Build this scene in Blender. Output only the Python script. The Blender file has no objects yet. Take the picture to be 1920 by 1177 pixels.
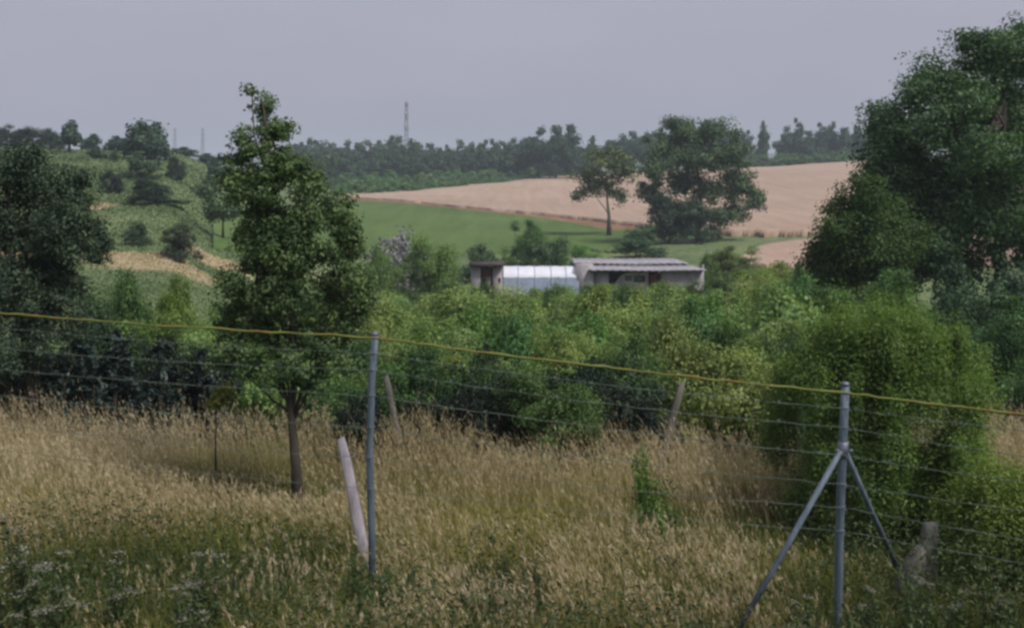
import bpy, math, random
import numpy as np
from math import radians, sin, cos, pi, tan, atan2, sqrt

random.seed(7)
R0 = np.random.default_rng(11)
S = bpy.context.scene
COL = S.collection

# ------------------------------------------------------------------ camera, world, sun, exposure
F = 2059.0          # focal length in photo pixels (1920 wide)
HZ = 320.0          # horizon row in the photo
CAMZ = 3.0
cam_d = bpy.data.cameras.new("camera")
cam = bpy.data.objects.new("camera", cam_d)
COL.objects.link(cam)
cam.location = (0, 0, CAMZ)
cam.rotation_euler = (radians(90), 0, 0)
cam_d.sensor_width = 36.0
cam_d.lens = 36.0 * F / 1920.0
cam_d.shift_y = -(588.5 - HZ) / 1920.0
cam_d.clip_start = 0.05
cam_d.clip_end = 12000
S.camera = cam

SUN_EL, SUN_AZ = radians(54), radians(125)      # azimuth measured from +Y towards +X
W = bpy.data.worlds.new("World")
S.world = W
W.use_nodes = True
nt = W.node_tree
nt.nodes.clear()
sky = nt.nodes.new("ShaderNodeTexSky")
sky.sky_type = 'NISHITA'
sky.sun_disc = False
sky.sun_elevation = SUN_EL
sky.sun_rotation = SUN_AZ
sky.dust_density = 4.0
sky.air_density = 1.0
hs = nt.nodes.new("ShaderNodeHueSaturation")
hs.inputs['Saturation'].default_value = 0.28
mx = nt.nodes.new("ShaderNodeMixRGB")
mx.inputs[0].default_value = 0.72
wtc = nt.nodes.new("ShaderNodeTexCoord")
wmp = nt.nodes.new("ShaderNodeMapping"); wmp.inputs['Scale'].default_value = (1, 1, 3.2)
wnz = nt.nodes.new("ShaderNodeTexNoise"); wnz.inputs['Scale'].default_value = 3.5; wnz.inputs['Detail'].default_value = 7; wnz.inputs['Roughness'].default_value = .55
wrp = nt.nodes.new("ShaderNodeValToRGB")               # even overcast layer, barely mottled
wrp.color_ramp.elements[0].position = .3; wrp.color_ramp.elements[0].color = (.395, .39, .505, 1)
wrp.color_ramp.elements[1].position = .7; wrp.color_ramp.elements[1].color = (.455, .445, .565, 1)
wml = nt.nodes.new("ShaderNodeVectorMath"); wml.operation = 'SCALE'; wml.inputs['Scale'].default_value = 9.2
nt.links.new(wtc.outputs['Generated'], wmp.inputs[0]); nt.links.new(wmp.outputs[0], wnz.inputs['Vector']); nt.links.new(wnz.outputs[0], wrp.inputs[0])
nt.links.new(wrp.outputs[0], wml.inputs[0]); nt.links.new(wml.outputs[0], mx.inputs[2])
bgn = nt.nodes.new("ShaderNodeBackground")
bgn.inputs[1].default_value = 0.1
outw = nt.nodes.new("ShaderNodeOutputWorld")
nt.links.new(sky.outputs[0], hs.inputs['Color'])
nt.links.new(hs.outputs[0], mx.inputs[1])
nt.links.new(mx.outputs[0], bgn.inputs[0])
nt.links.new(bgn.outputs[0], outw.inputs[0])

sun_d = bpy.data.lights.new("sun", 'SUN')
sun_d.energy = 3.4
sun_d.angle = radians(16)
sun_d.color = (1.0, 0.95, 0.86)
sun = bpy.data.objects.new("sun", sun_d)
COL.objects.link(sun)
sun.location = (0, 0, 30)
# sun direction: from azimuth SUN_AZ, elevation SUN_EL
_v = np.array([sin(SUN_AZ) * cos(SUN_EL), cos(SUN_AZ) * cos(SUN_EL), sin(SUN_EL)])
import mathutils
sun.rotation_euler = mathutils.Vector(_v.tolist()).to_track_quat('Z', 'Y').to_euler()

S.view_settings.view_transform = 'Standard'
S.view_settings.look = 'None'
S.view_settings.exposure = 0.12
S.view_settings.gamma = 1.0
S.render.engine = 'CYCLES'
S.cycles.max_bounces = 6
S.cycles.diffuse_bounces = 3
S.cycles.transmission_bounces = 4
S.cycles.transparent_max_bounces = 8
S.cycles.volume_bounces = 0
S.cycles.pixel_filter_type = 'BLACKMAN_HARRIS'
S.cycles.filter_width = 2.8          # the photograph is soft

# ------------------------------------------------------------------ helpers
def srgb(r, g, b):
    def f(c):
        c /= 255.0
        return c / 12.92 if c <= 0.04045 else ((c + 0.055) / 1.055) ** 2.4
    return (f(r), f(g), f(b), 1.0)

def lin(r, g, b):
    return (r, g, b, 1.0)

# terrain: height profiles along viewing depth for several bearings (bearing named by tan(angle)*F+960)
PROF = {
    -700: [(0, 0), (8, 0), (12, -.25), (15, -.7), (22, -1.4), (35, -1.0), (45, -.3), (60, .9), (80, 3.0), (100, 5.0), (130, 6.4), (200, 7), (500, 6), (1500, 2)],
    0:    [(0, 0), (8, 0), (12, -.25), (15, -.7), (22, -1.6), (35, -1.2), (45, -.55), (60, .5), (80, 2.6), (100, 4.2), (130, 5.6), (180, 5.4), (300, 5), (500, 5), (1500, 2)],
    300:  [(0, 0), (8, 0), (12, -.25), (15, -.8), (22, -1.9), (35, -1.5), (45, -.75), (60, .2), (80, 1.9), (100, 3.6), (130, 5.2), (180, 5.2), (300, 4.5), (500, 4), (1500, 2)],
    430:  [(0, 0), (8, 0), (12, -.3), (15, -.9), (22, -2.1), (35, -2.2), (45, -1.8), (60, -1.5), (80, -.9), (100, .3), (130, 3.0), (180, 3.6), (300, 3.6), (500, 3), (1500, 2)],
    530:  [(0, 0), (8, 0), (12, -.3), (15, -1), (22, -2.2), (35, -3.0), (45, -3.2), (60, -3.3), (80, -3.1), (100, -2.6), (130, -1.5), (180, .5), (300, 1.5), (500, 2), (1500, 2)],
    650:  [(0, 0), (8, 0), (12, -.3), (15, -1), (22, -2.2), (35, -3.2), (55, -3.8), (75, -3.6), (100, -3.2), (140, -2.4), (190, -1.6), (240, -1.1), (300, .3), (500, 2), (1500, 2)],
    1050: [(0, 0), (8, 0), (12, -.3), (15, -1), (22, -2.2), (35, -3.2), (55, -3.9), (75, -3.8), (100, -3.6), (140, -3.1), (200, -.9), (260, 1.6), (300, 2.3), (500, 3), (1500, 2)],
    1400: [(0, 0), (7, -.05), (12, -.3), (15, -1), (22, -2.1), (35, -3.1), (55, -3.8), (75, -3.5), (100, -2.9), (140, -1.6), (200, 1.0), (260, 3.4), (300, 3.8), (500, 4), (1500, 2)],
    1650: [(0, 0), (7, -.1), (12, -.3), (15, -.9), (22, -1.7), (35, -2.6), (55, -3.3), (75, -3.2), (100, -2.5), (140, -.8), (200, 2.2), (260, 4.9), (300, 5.3), (500, 4), (1500, 2)],
    2000: [(0, 0), (7, -.12), (12, -.3), (15, -.7), (22, -1.2), (35, -1.8), (55, -2.5), (75, -2.4), (100, -1.6), (140, .2), (200, 3.2), (260, 5.9), (300, 6.2), (500, 5), (1500, 2)],
    2800: [(0, 0), (7, -.12), (12, -.3), (15, -.6), (22, -.9), (35, -1.2), (55, -1.5), (75, -1.2), (100, -.6), (140, 1.2), (200, 4.2), (260, 6.9), (300, 7.2), (500, 6), (1500, 2)],
}
_cols = sorted(PROF)
_LD = np.concatenate([np.arange(0, 60, .5), np.arange(60, 400, 2), np.arange(400, 1600, 20), [4000]])
_tab = np.array([np.interp(_LD, [p[0] for p in PROF[c]], [p[1] for p in PROF[c]]) for c in _cols])
for _ in range(3):                                  # soften the kinks
    _t2 = _tab.copy()
    _t2[:, 1:-1] = (_tab[:, :-2] + 2 * _tab[:, 1:-1] + _tab[:, 2:]) / 4
    _tab = _t2

def H(x, y):
    x = np.asarray(x, float); y = np.asarray(y, float)
    r = np.hypot(x, y); a = np.arctan2(x, y)
    ac = np.clip(a, -0.62, 0.62)
    d = r * np.cos(ac)
    c = np.clip(960 + F * np.tan(ac), _cols[0], _cols[-1] - 1e-6)
    i = np.clip(np.searchsorted(_cols, c, side='right') - 1, 0, len(_cols) - 2)
    c0 = np.array(_cols)[i]; c1 = np.array(_cols)[i + 1]
    t = (c - c0) / (c1 - c0); t = t * t * (3 - 2 * t)
    di = np.interp(d, _LD, np.arange(len(_LD)))
    k = np.clip(di.astype(int), 0, len(_LD) - 2); f = di - k
    z0 = _tab[i, k] * (1 - f) + _tab[i, k + 1] * f
    z1 = _tab[i + 1, k] * (1 - f) + _tab[i + 1, k + 1] * f
    z = z0 * (1 - t) + z1 * t
    w = np.clip((d - 12) / 20, 0, 1)
    return z + w * (0.10 * np.sin(x * .31 + y * .17) * np.sin(y * .23 - x * .11 + 1.3)) + 0.02 * np.sin(x * 1.9) * np.sin(y * 1.6 + .5)

def Hf(x, y):
    return float(H(x, y))

def px2w(px, py, d):
    return ((px - 960) / F * d, d, CAMZ - (py - HZ) / F * d)

def ground_at(px, d):
    x = (px - 960) / F * d
    return (x, d, Hf(x, d))

def hit(px, py, dmin, dmax):
    d = np.linspace(dmin, dmax, 900)
    x = (px - 960) / F * d
    row = HZ + (CAMZ - H(x, d)) / d * F
    k = np.argmin(np.abs(row - py))
    return float(d[k])

def link_mesh(name, verts, faces, mats=None, parent=None, attrs=None, smooth=False, midx=None):
    """verts Nx3 array, faces: array Mx4 / Mx3 or a list of such arrays"""
    me = bpy.data.meshes.new(name)
    verts = np.ascontiguousarray(verts, dtype=np.float32)
    if not isinstance(faces, list):
        faces = [faces]
    faces = [np.asarray(f, dtype=np.int32) for f in faces if len(f)]
    nl = sum(f.size for f in faces); npoly = sum(len(f) for f in faces)
    me.vertices.add(len(verts)); me.vertices.foreach_set('co', verts.ravel())
    me.loops.add(nl); me.loops.foreach_set('vertex_index', np.concatenate([f.ravel() for f in faces]))
    tot = np.concatenate([np.full(len(f), f.shape[1], dtype=np.int32) for f in faces])
    st = np.concatenate([[0], np.cumsum(tot)[:-1]]).astype(np.int32)
    me.polygons.add(npoly)
    me.polygons.foreach_set('loop_start', st)
    me.polygons.foreach_set('loop_total', tot)
    if midx is not None:
        me.polygons.foreach_set('material_index', np.asarray(midx, dtype=np.int32))
    me.update(calc_edges=True)
    if attrs:
        for k, (dom, a) in attrs.items():
            at = me.attributes.new(k, 'FLOAT', dom)
            at.data.foreach_set('value', np.asarray(a, dtype=np.float32))
    if smooth:
        me.polygons.foreach_set('use_smooth', np.ones(npoly, dtype=bool))
    o = bpy.data.objects.new(name, me)
    COL.objects.link(o)
    for m in (mats if isinstance(mats, (list, tuple)) else [mats] if mats else []):
        me.materials.append(m)
    if parent:
        o.parent = parent
    return o

def tag(o, label=None, cat=None, group=None, kind=None):
    if label: o['label'] = label
    if cat: o['category'] = cat
    if group: o['group'] = group
    if kind: o['kind'] = kind
    return o

def thing(name, loc, label, cat, group=None, rz=0.0, scale=None):
    o = bpy.data.objects.new(name, None)
    o.empty_display_size = .2
    COL.objects.link(o)
    o.location = loc
    o.rotation_euler = (0, 0, rz)
    if scale is not None:
        o.scale = scale
    return tag(o, label, cat, group)

def dup(root, loc, rz, scale, label=None, group=None, color=None):
    r = root.copy(); COL.objects.link(r)
    r.location = loc; r.rotation_euler = (0, 0, rz); r.scale = scale
    if label: r['label'] = label
    if group: r['group'] = group
    for ch in list(root.children):
        c = ch.copy(); COL.objects.link(c); c.parent = r
        if color is not None and ch.name.split('.')[0] in ('crown', 'foliage'):
            c.color = color
        for g in ch.children:
            e = g.copy(); COL.objects.link(e); e.parent = c
    return r

class MB:
    """collects boxes / tubes / lofts into one mesh"""
    def __init__(s):
        s.v = []; s.q = []; s.t = []; s.n = 0
    def add(s, v, q=(), t=()):
        v = np.asarray(v, float)
        s.v.append(v)
        if len(q): s.q.append(np.asarray(q, int) + s.n)
        if len(t): s.t.append(np.asarray(t, int) + s.n)
        s.n += len(v)
    def box(s, x0, x1, y0, y1, z0, z1, jit=0):
        v = np.array([[x, y, z] for z in (z0, z1) for y in (y0, y1) for x in (x0, x1)], float)
        if jit: v += R0.normal(0, jit, v.shape)
        s.add(v, [[0, 2, 3, 1], [4, 5, 7, 6], [0, 1, 5, 4], [2, 6, 7, 3], [0, 4, 6, 2], [1, 3, 7, 5]])
    def tube(s, pts, rad, n=7, cap=True):
        pts = np.asarray(pts, float); m = len(pts)
        rad = np.broadcast_to(np.asarray(rad, float), (m,))
        tg = np.gradient(pts, axis=0); tg /= np.linalg.norm(tg, axis=1)[:, None] + 1e-9
        ref = np.array([0, 0, 1.0]) if abs(tg[0][2]) < .9 else np.array([1.0, 0, 0])
        vs = []
        for p, t, r in zip(pts, tg, rad):
            a = np.cross(t, ref); a /= np.linalg.norm(a) + 1e-9
            b = np.cross(t, a)
            for k in range(n):
                th = 2 * pi * k / n
                vs.append(p + r * (cos(th) * a + sin(th) * b))
        q = []
        for i in range(m - 1):
            for k in range(n):
                q.append([i * n + k, i * n + (k + 1) % n, (i + 1) * n + (k + 1) % n, (i + 1) * n + k])
        t = []
        if cap:
            vs.append(pts[0]); vs.append(pts[-1])
            c0, c1 = len(vs) - 2, len(vs) - 1
            for k in range(n):
                t.append([c0, (k + 1) % n, k])
                t.append([c1, (m - 1) * n + k, (m - 1) * n + (k + 1) % n])
        s.add(vs, q, t)
    def build(s, name, mat, parent=None, smooth=False):
        fs = []
        if s.q: fs.append(np.concatenate(s.q))
        if s.t: fs.append(np.concatenate(s.t))
        return link_mesh(name, np.concatenate(s.v), fs, mat, parent, smooth=smooth)

# ------------------------------------------------------------------ materials
def newmat(name):
    m = bpy.data.materials.new(name); m.use_nodes = True
    n = m.node_tree; n.nodes.clear()
    o = n.nodes.new("ShaderNodeOutputMaterial")
    return m, n, o

def ramp(n, stops):
    r = n.nodes.new("ShaderNodeValToRGB")
    e = r.color_ramp.elements
    while len(e) < len(stops): e.new(.5)
    for el, (p, c) in zip(e, stops):
        el.position = p; el.color = c
    return r

def leaf_mat(name, dark, mid, light, transl=.3, tcol=(1.1, 1.25, .55, 1)):
    m, n, o = newmat(name)
    at = n.nodes.new("ShaderNodeAttribute"); at.attribute_name = 'tint'
    r = ramp(n, [(0.0, dark), (.5, mid), (1.0, light)])
    oi = n.nodes.new("ShaderNodeObjectInfo")
    mu = n.nodes.new("ShaderNodeMixRGB"); mu.blend_type = 'MULTIPLY'; mu.inputs[0].default_value = 1
    p = n.nodes.new("ShaderNodeBsdfPrincipled")
    p.inputs['Roughness'].default_value = .55
    p.inputs['Specular IOR Level'].default_value = .25
    tr = n.nodes.new("ShaderNodeBsdfTranslucent")
    tm = n.nodes.new("ShaderNodeMixRGB"); tm.blend_type = 'MULTIPLY'; tm.inputs[0].default_value = 1
    tm.inputs[2].default_value = tcol
    ms = n.nodes.new("ShaderNodeMixShader"); ms.inputs[0].default_value = transl
    L = n.links.new
    L(at.outputs['Fac'], r.inputs[0]); L(r.outputs[0], mu.inputs[1]); L(oi.outputs['Color'], mu.inputs[2])
    L(mu.outputs[0], p.inputs['Base Color']); L(mu.outputs[0], tm.inputs[1]); L(tm.outputs[0], tr.inputs[0])
    L(p.outputs[0], ms.inputs[1]); L(tr.outputs[0], ms.inputs[2]); L(ms.outputs[0], o.inputs[0])
    return m

def noisy_mat(name, stops, scale=5, detail=6, rough=.85, bump=.0, metallic=0, coords='Object', stretch=(1, 1, 1), spec=.3):
    m, n, o = newmat(name)
    tc = n.nodes.new("ShaderNodeTexCoord")
    mp = n.nodes.new("ShaderNodeMapping"); mp.inputs['Scale'].default_value = stretch
    nz = n.nodes.new("ShaderNodeTexNoise"); nz.inputs['Scale'].default_value = scale; nz.inputs['Detail'].default_value = detail
    nz.inputs['Roughness'].default_value = .65
    r = ramp(n, stops)
    p = n.nodes.new("ShaderNodeBsdfPrincipled")
    p.inputs['Roughness'].default_value = rough; p.inputs['Metallic'].default_value = metallic
    p.inputs['Specular IOR Level'].default_value = spec
    L = n.links.new
    L(tc.outputs[coords], mp.inputs[0]); L(mp.outputs[0], nz.inputs['Vector']); L(nz.outputs[0], r.inputs[0])
    L(r.outputs[0], p.inputs['Base Color']); L(p.outputs[0], o.inputs[0])
    if bump:
        b = n.nodes.new("ShaderNodeBump"); b.inputs['Strength'].default_value = bump
        L(nz.outputs[0], b.inputs['Height']); L(b.outputs[0], p.inputs['Normal'])
    return m

M_leaf = leaf_mat("leaf_common", lin(.020, .044, .022), lin(.062, .112, .046), lin(.15, .22, .09))
M_leaf_bush = leaf_mat("leaf_bush", lin(.036, .074, .026), lin(.158, .236, .080), lin(.31, .40, .155), .42)
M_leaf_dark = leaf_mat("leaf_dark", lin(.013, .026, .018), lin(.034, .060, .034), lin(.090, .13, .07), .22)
M_leaf_far = leaf_mat("leaf_far", lin(.024, .050, .034), lin(.055, .098, .056), lin(.12, .175, .085), .2)
M_leaf_silver = leaf_mat("leaf_silver", lin(.10, .10, .11), lin(.20, .195, .21), lin(.33, .31, .34), .15, (1, 1, 1, 1))
M_needle = leaf_mat("needle", lin(.006, .013, .012), lin(.020, .040, .036), lin(.11, .15, .135), .05)
M_dry = leaf_mat("dry_stalk", lin(.19, .15, .066), lin(.40, .335, .19), lin(.62, .54, .395), .3, (1.1, 1, .7, 1))
M_grass = leaf_mat("grass_blade", lin(.065, .092, .022), lin(.19, .195, .050), lin(.36, .325, .10), .3)
M_hillgrass = leaf_mat("hill_grass", lin(.065, .110, .046), lin(.150, .205, .095), lin(.27, .31, .17), .2)
M_weed = leaf_mat("weed_leaf", lin(.016, .030, .013), lin(.045, .072, .026), lin(.105, .135, .062), .25)
M_flower = leaf_mat("pale_umbel", lin(.11, .115, .085), lin(.17, .17, .135), lin(.26, .25, .21), .2, (1, 1, 1, 1))
M_bark = noisy_mat("bark", [(.3, lin(.022, .018, .015)), (.7, lin(.075, .062, .052))], 14, stretch=(1, 1, .25), bump=.4)
M_bark_grey = noisy_mat("bark_grey", [(.3, lin(.05, .045, .04)), (.7, lin(.17, .15, .13))], 6, stretch=(1, 1, .3), bump=.3)
M_steel = noisy_mat("galvanised_steel", [(.26, lin(.075, .06, .05)), (.36, lin(.075, .098, .125)), (.55, lin(.115, .150, .190)), (.8, lin(.19, .235, .28))], 22, stretch=(1, 1, .15), rough=.6, metallic=.15, bump=.05)
M_clamp = noisy_mat("clamp_steel", [(.3, lin(.10, .11, .15)), (.7, lin(.22, .24, .30))], 30, rough=.5, metallic=.4)
M_wire = noisy_mat("old_wire", [(.35, lin(.07, .09, .075)), (.7, lin(.20, .25, .22))], 9, rough=.6)
M_wire_top = noisy_mat("coated_wire", [(.30, lin(.20, .085, .025)), (.42, lin(.18, .15, .033)), (.56, lin(.145, .175, .045)), (.75, lin(.25, .26, .08))], 6, detail=4, rough=.7)
M_pale_post = noisy_mat("weathered_pale_post", [(.3, lin(.13, .12, .13)), (.5, lin(.245, .225, .25)), (.72, lin(.33, .305, .335))], 14, stretch=(1, 1, .12), bump=.5)
M_old_post = noisy_mat("grey_weathered_wood", [(.3, lin(.055, .052, .046)), (.7, lin(.145, .135, .12))], 10, stretch=(1, 1, .2), bump=.3)
M_conc = noisy_mat("mossy_concrete", [(.3, lin(.06, .06, .05)), (.55, lin(.13, .125, .115)), (.75, lin(.19, .185, .17))], 12, bump=.5)

# ------------------------------------------------------------------ ground
def nz2(x, y, s, seed=0):
    """cheap smooth value noise on arrays"""
    rng = np.random.default_rng(seed)
    tab = rng.random((64, 64))
    u = x / s; v = y / s
    i = np.floor(u).astype(int); j = np.floor(v).astype(int)
    fu = u - i; fv = v - j
    fu = fu * fu * (3 - 2 * fu); fv = fv * fv * (3 - 2 * fv)
    a = tab[i % 64, j % 64]; b = tab[(i + 1) % 64, j % 64]
    c = tab[i % 64, (j + 1) % 64]; d = tab[(i + 1) % 64, (j + 1) % 64]
    return (a * (1 - fu) + b * fu) * (1 - fv) + (c * (1 - fu) + d * fu) * fv

# dry patches on the ground, given by a point on the terrain and its half sizes
DRY = []
for (px, py, w, dep, dmin, dmax) in [(290, 490, 2.4, 2.6, 30, 56), (215, 482, 1.3, 2.0, 30, 56), (400, 492, 1.6, 2.2, 30, 60), (185, 388, .8, 2.2, 48, 80), (20, 480, 1.2, 2, 30, 56)]:
    d = hit(px, py, dmin, dmax)
    DRY.append(((px - 960) / F * d, d, w, dep))

def dryness(x, y):
    v = np.zeros_like(x)
    n = nz2(x, y, 1.3, 3) * .7 + nz2(x, y, .5, 4) * .3
    for (cx, cy, w, dep) in DRY:
        q = ((x - cx) / w) ** 2 + ((y - cy) / dep) ** 2
        v = np.maximum(v, np.clip(1.5 - q + (n - .5) * 1.2, 0, 1))
    return v

ang = np.unique(np.concatenate([np.linspace(-pi, -.62, 26), np.linspace(-.62, .62, 260), np.linspace(.62, pi, 26)]))[:-1]
rad = np.concatenate([[.6], np.linspace(1.5, 60, 150), np.geomspace(60.8, 400, 150), np.geomspace(415, 3000, 30)])
A, Rr = np.meshgrid(ang, rad)
gx = Rr * np.sin(A); gy = Rr * np.cos(A); gz = H(gx, gy)
na, nr = len(ang), len(rad)
gv = np.stack([gx.ravel(), gy.ravel(), gz.ravel()], 1)
ii = np.arange(nr - 1)[:, None] * na; jj = np.arange(na)[None, :]
gq = np.stack([ii + jj, ii + (jj + 1) % na, ii + na + (jj + 1) % na, ii + na + jj], -1).reshape(-1, 4)
gv = np.concatenate([gv, [[0, 0, 0]]])
gt = np.array([[nr * na, (k + 1) % na, k] for k in range(na)])
dry_a = np.concatenate([dryness(gx.ravel(), gy.ravel()), [0]])
m, n, o = newmat("ground")
geo = n.nodes.new("ShaderNodeNewGeometry")
nA = n.nodes.new("ShaderNodeTexNoise"); nA.inputs['Scale'].default_value = .12; nA.inputs['Detail'].default_value = 6
nB = n.nodes.new("ShaderNodeTexNoise"); nB.inputs['Scale'].default_value = 2.2; nB.inputs['Detail'].default_value = 6
rA = ramp(n, [(.30, lin(.065, .105, .045)), (.5, lin(.120, .165, .075)), (.68, lin(.18, .205, .105))])
rB = ramp(n, [(.3, lin(.55, .55, .55)), (.7, lin(1.25, 1.25, 1.25))])
rD = ramp(n, [(.3, lin(.21, .175, .10)), (.7, lin(.38, .32, .215))])
mu = n.nodes.new("ShaderNodeMixRGB"); mu.blend_type = 'MULTIPLY'; mu.inputs[0].default_value = 1
at = n.nodes.new("ShaderNodeAttribute"); at.attribute_name = 'dry'
md = n.nodes.new("ShaderNodeMixRGB")
p = n.nodes.new("ShaderNodeBsdfPrincipled"); p.inputs['Roughness'].default_value = .95; p.inputs['Specular IOR Level'].default_value = .1
L = n.links.new
L(geo.outputs['Position'], nA.inputs['Vector']); L(geo.outputs['Position'], nB.inputs['Vector'])
L(nA.outputs[0], rA.inputs[0]); L(nB.outputs[0], rB.inputs[0]); L(nB.outputs[0], rD.inputs[0])
L(rA.outputs[0], mu.inputs[1]); L(rB.outputs[0], mu.inputs[2])
L(at.outputs['Fac'], md.inputs[0]); L(mu.outputs[0], md.inputs[1]); L(rD.outputs[0], md.inputs[2])
L(md.outputs[0], p.inputs['Base Color']); L(p.outputs[0], o.inputs[0])
tag(link_mesh("ground", gv, [gq, gt], m, attrs={'dry': ('POINT', dry_a)}, smooth=True), kind='structure')

# crop fields: low raised sheets with a standing edge, bounded by edges traced onto the terrain
def field(name, px0, px1, up, lo, lift, mat, dr=(60, 330), npx=170, nrow=46, rag=0.0):
    xs = np.linspace(px0, px1, npx)
    du = np.array([hit(p_, np.interp(p_, [a for a, b in up], [b for a, b in up]), *dr) for p_ in xs])
    dl = np.array([hit(p_, np.interp(p_, [a for a, b in lo], [b for a, b in lo]), *dr) for p_ in xs])
    def sm(a):
        k = np.ones(9) / 9
        return np.convolve(np.pad(a, 4, mode='edge'), k, mode='valid')
    du = sm(du); dl = sm(dl)
    if rag:
        dl = dl + (nz2(xs, xs * 0, 7, 5) - .5) * rag
    du = np.maximum(du, dl + .5)
    t = np.linspace(0, 1, nrow)[:, None]
    d = dl[None] * (1 - t) + du[None] * t
    x = (xs[None] - 960) / F * d
    z = H(x, d) + lift
    x2 = np.concatenate([x[:1], x, x[-1:]]); d2 = np.concatenate([d[:1] - .02, d, d[-1:] + .02]); z2 = np.concatenate([z[:1] - lift - .3, z, z[-1:] - lift - .3])
    v = np.stack([x2.ravel(), d2.ravel(), z2.ravel()], 1)
    mrow = nrow + 2
    i = np.arange(mrow - 1)[:, None] * npx; j = np.arange(npx - 1)[None]
    q = np.stack([i + j, i + j + 1, i + npx + j + 1, i + npx + j], -1).reshape(-1, 4)
    return tag(link_mesh(name, v, q, mat, smooth=True), kind='structure')

def crop_mat(name, a, b, c, rowdir, rows, fine=1.6):
    m, n, o = newmat(name)
    geo = n.nodes.new("ShaderNodeNewGeometry")
    n1 = n.nodes.new("ShaderNodeTexNoise"); n1.inputs['Scale'].default_value = .035; n1.inputs['Detail'].default_value = 5
    n2 = n.nodes.new("ShaderNodeTexNoise"); n2.inputs['Scale'].default_value = fine; n2.inputs['Detail'].default_value = 5; n2.inputs['Roughness'].default_value = .75
    mp = n.nodes.new("ShaderNodeMapping"); mp.inputs['Rotation'].default_value = (0, 0, rowdir); mp.inputs['Scale'].default_value = (1, .07, 1)
    n3 = n.nodes.new("ShaderNodeTexNoise"); n3.inputs['Scale'].default_value = rows; n3.inputs['Detail'].default_value = 3
    add = n.nodes.new("ShaderNodeMath"); add.operation = 'MULTIPLY_ADD'; add.inputs[1].default_value = .45
    add2 = n.nodes.new("ShaderNodeMath"); add2.operation = 'MULTIPLY_ADD'; add2.inputs[1].default_value = .35
    mul = n.nodes.new("ShaderNodeMath"); mul.operation = 'MULTIPLY'; mul.inputs[1].default_value = .3
    r = ramp(n, [(.36, a), (.54, b), (.72, c)])
    p = n.nodes.new("ShaderNodeBsdfPrincipled"); p.inputs['Roughness'].default_value = .95; p.inputs['Specular IOR Level'].default_value = .1
    bp = n.nodes.new("ShaderNodeBump"); bp.inputs['Strength'].default_value = .5; bp.inputs['Distance'].default_value = .3
    L = n.links.new
    for q in (n1, n2): L(geo.outputs['Position'], q.inputs['Vector'])
    L(geo.outputs['Position'], mp.inputs[0]); L(mp.outputs[0], n3.inputs['Vector'])
    L(n3.outputs[0], mul.inputs[0]); L(n2.outputs[0], add.inputs[0]); L(mul.outputs[0], add.inputs[2])
    L(n1.outputs[0], add2.inputs[0]); L(add.outputs[0], add2.inputs[2])
    L(add2.outputs[0], r.inputs[0]); L(r.outputs[0], p.inputs['Base Color'])
    L(n2.outputs[0], bp.inputs['Height']); L(bp.outputs[0], p.inputs['Normal']); L(p.outputs[0], o.inputs[0])
    return m

M_wheat = crop_mat("ripe_wheat", lin(.265, .190, .145), lin(.350, .258, .205), lin(.43, .33, .27), .5, .9)
M_green = crop_mat("green_crop", lin(.048, .086, .028), lin(.084, .136, .042), lin(.122, .180, .062), .9, .8)
M_bank = crop_mat("bare_verge", lin(.14, .075, .045), lin(.22, .125, .085), lin(.28, .18, .12), .2, .6)
M_verge = crop_mat("grass_verge", lin(.07, .10, .03), lin(.12, .15, .05), lin(.19, .19, .08), .2, .6)
WB = [(640, 372), (760, 380), (900, 395), (1000, 404), (1060, 410), (1150, 421), (1250, 433), (1350, 440), (1440, 446), (1560, 440), (1700, 432), (1950, 430)]
WT = [(640, 369), (720, 362), (800, 355), (900, 346), (960, 340), (1060, 332), (1200, 328), (1400, 317), (1650, 304), (1950, 296)]
field("wheat_field", 645, 1950, WT, WB, .45, M_wheat, rag=2.5)
field("wheat_field", 1388, 1950, [(1388, 497), (1405, 478), (1425, 466), (1500, 455), (1950, 446)], [(1388, 499), (1410, 504), (1950, 502)], .35, M_wheat, dr=(50, 330), npx=120, nrow=16, rag=1.5)
field("field_verge", 640, 1190, [(a, b + .2) for a, b in WB], [(a, b + 3.5 + max(0, a - 980) * .06) for a, b in WB], .12, M_bank, rag=3)
GL = [(400, 478), (560, 480), (700, 478), (1000, 474), (1190, 472)]
field("green_field", 400, 1180, [(400, 418), (470, 408), (560, 392), (640, 376)] + [(a, b + 3.5 + max(0, a - 980) * .06) for a, b in WB[1:6]], GL, .2, M_green, rag=4)

# distant rise
def rise(name, d, prof, mat, thick):
    xs = np.linspace(-1400, 3400, 130)
    ys = np.interp(xs, [a for a, b in prof], [b for a, b in prof]) + (nz2(xs, xs * 0, 60, 8) - .5) * 4
    x = (xs - 960) / F * d; z = CAMZ - (ys - HZ) / F * d
    rows = []
    for f, dz in ((0, -1), (.35, .45), (.7, .9), (1, 1), (1.6, .8), (2.6, -1)):
        yy = d + thick * (f - 1)
        rows.append(np.stack([x, np.full_like(x, yy), np.where(dz < 0, -2.0, dz * z)], 1))
    v = np.concatenate(rows); npx = len(xs)
    i = np.arange(len(rows) - 1)[:, None] * npx; j = np.arange(npx - 1)[None]
    q = np.stack([i + j, i + j + 1, i + npx + j + 1, i + npx + j], -1).reshape(-1, 4)
    tag(link_mesh(name, v, q, mat, smooth=True), kind='structure')
M_hill = noisy_mat("wooded_rise", [(.35, lin(.03, .05, .035)), (.65, lin(.07, .10, .06))], .02, coords='Object')
rise("hills", 1500, [(-1400, 290), (300, 292), (540, 288), (600, 290), (1130, 282), (1180, 284), (1440, 288), (1700, 284), (3400, 280)], M_hill, 300)

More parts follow.
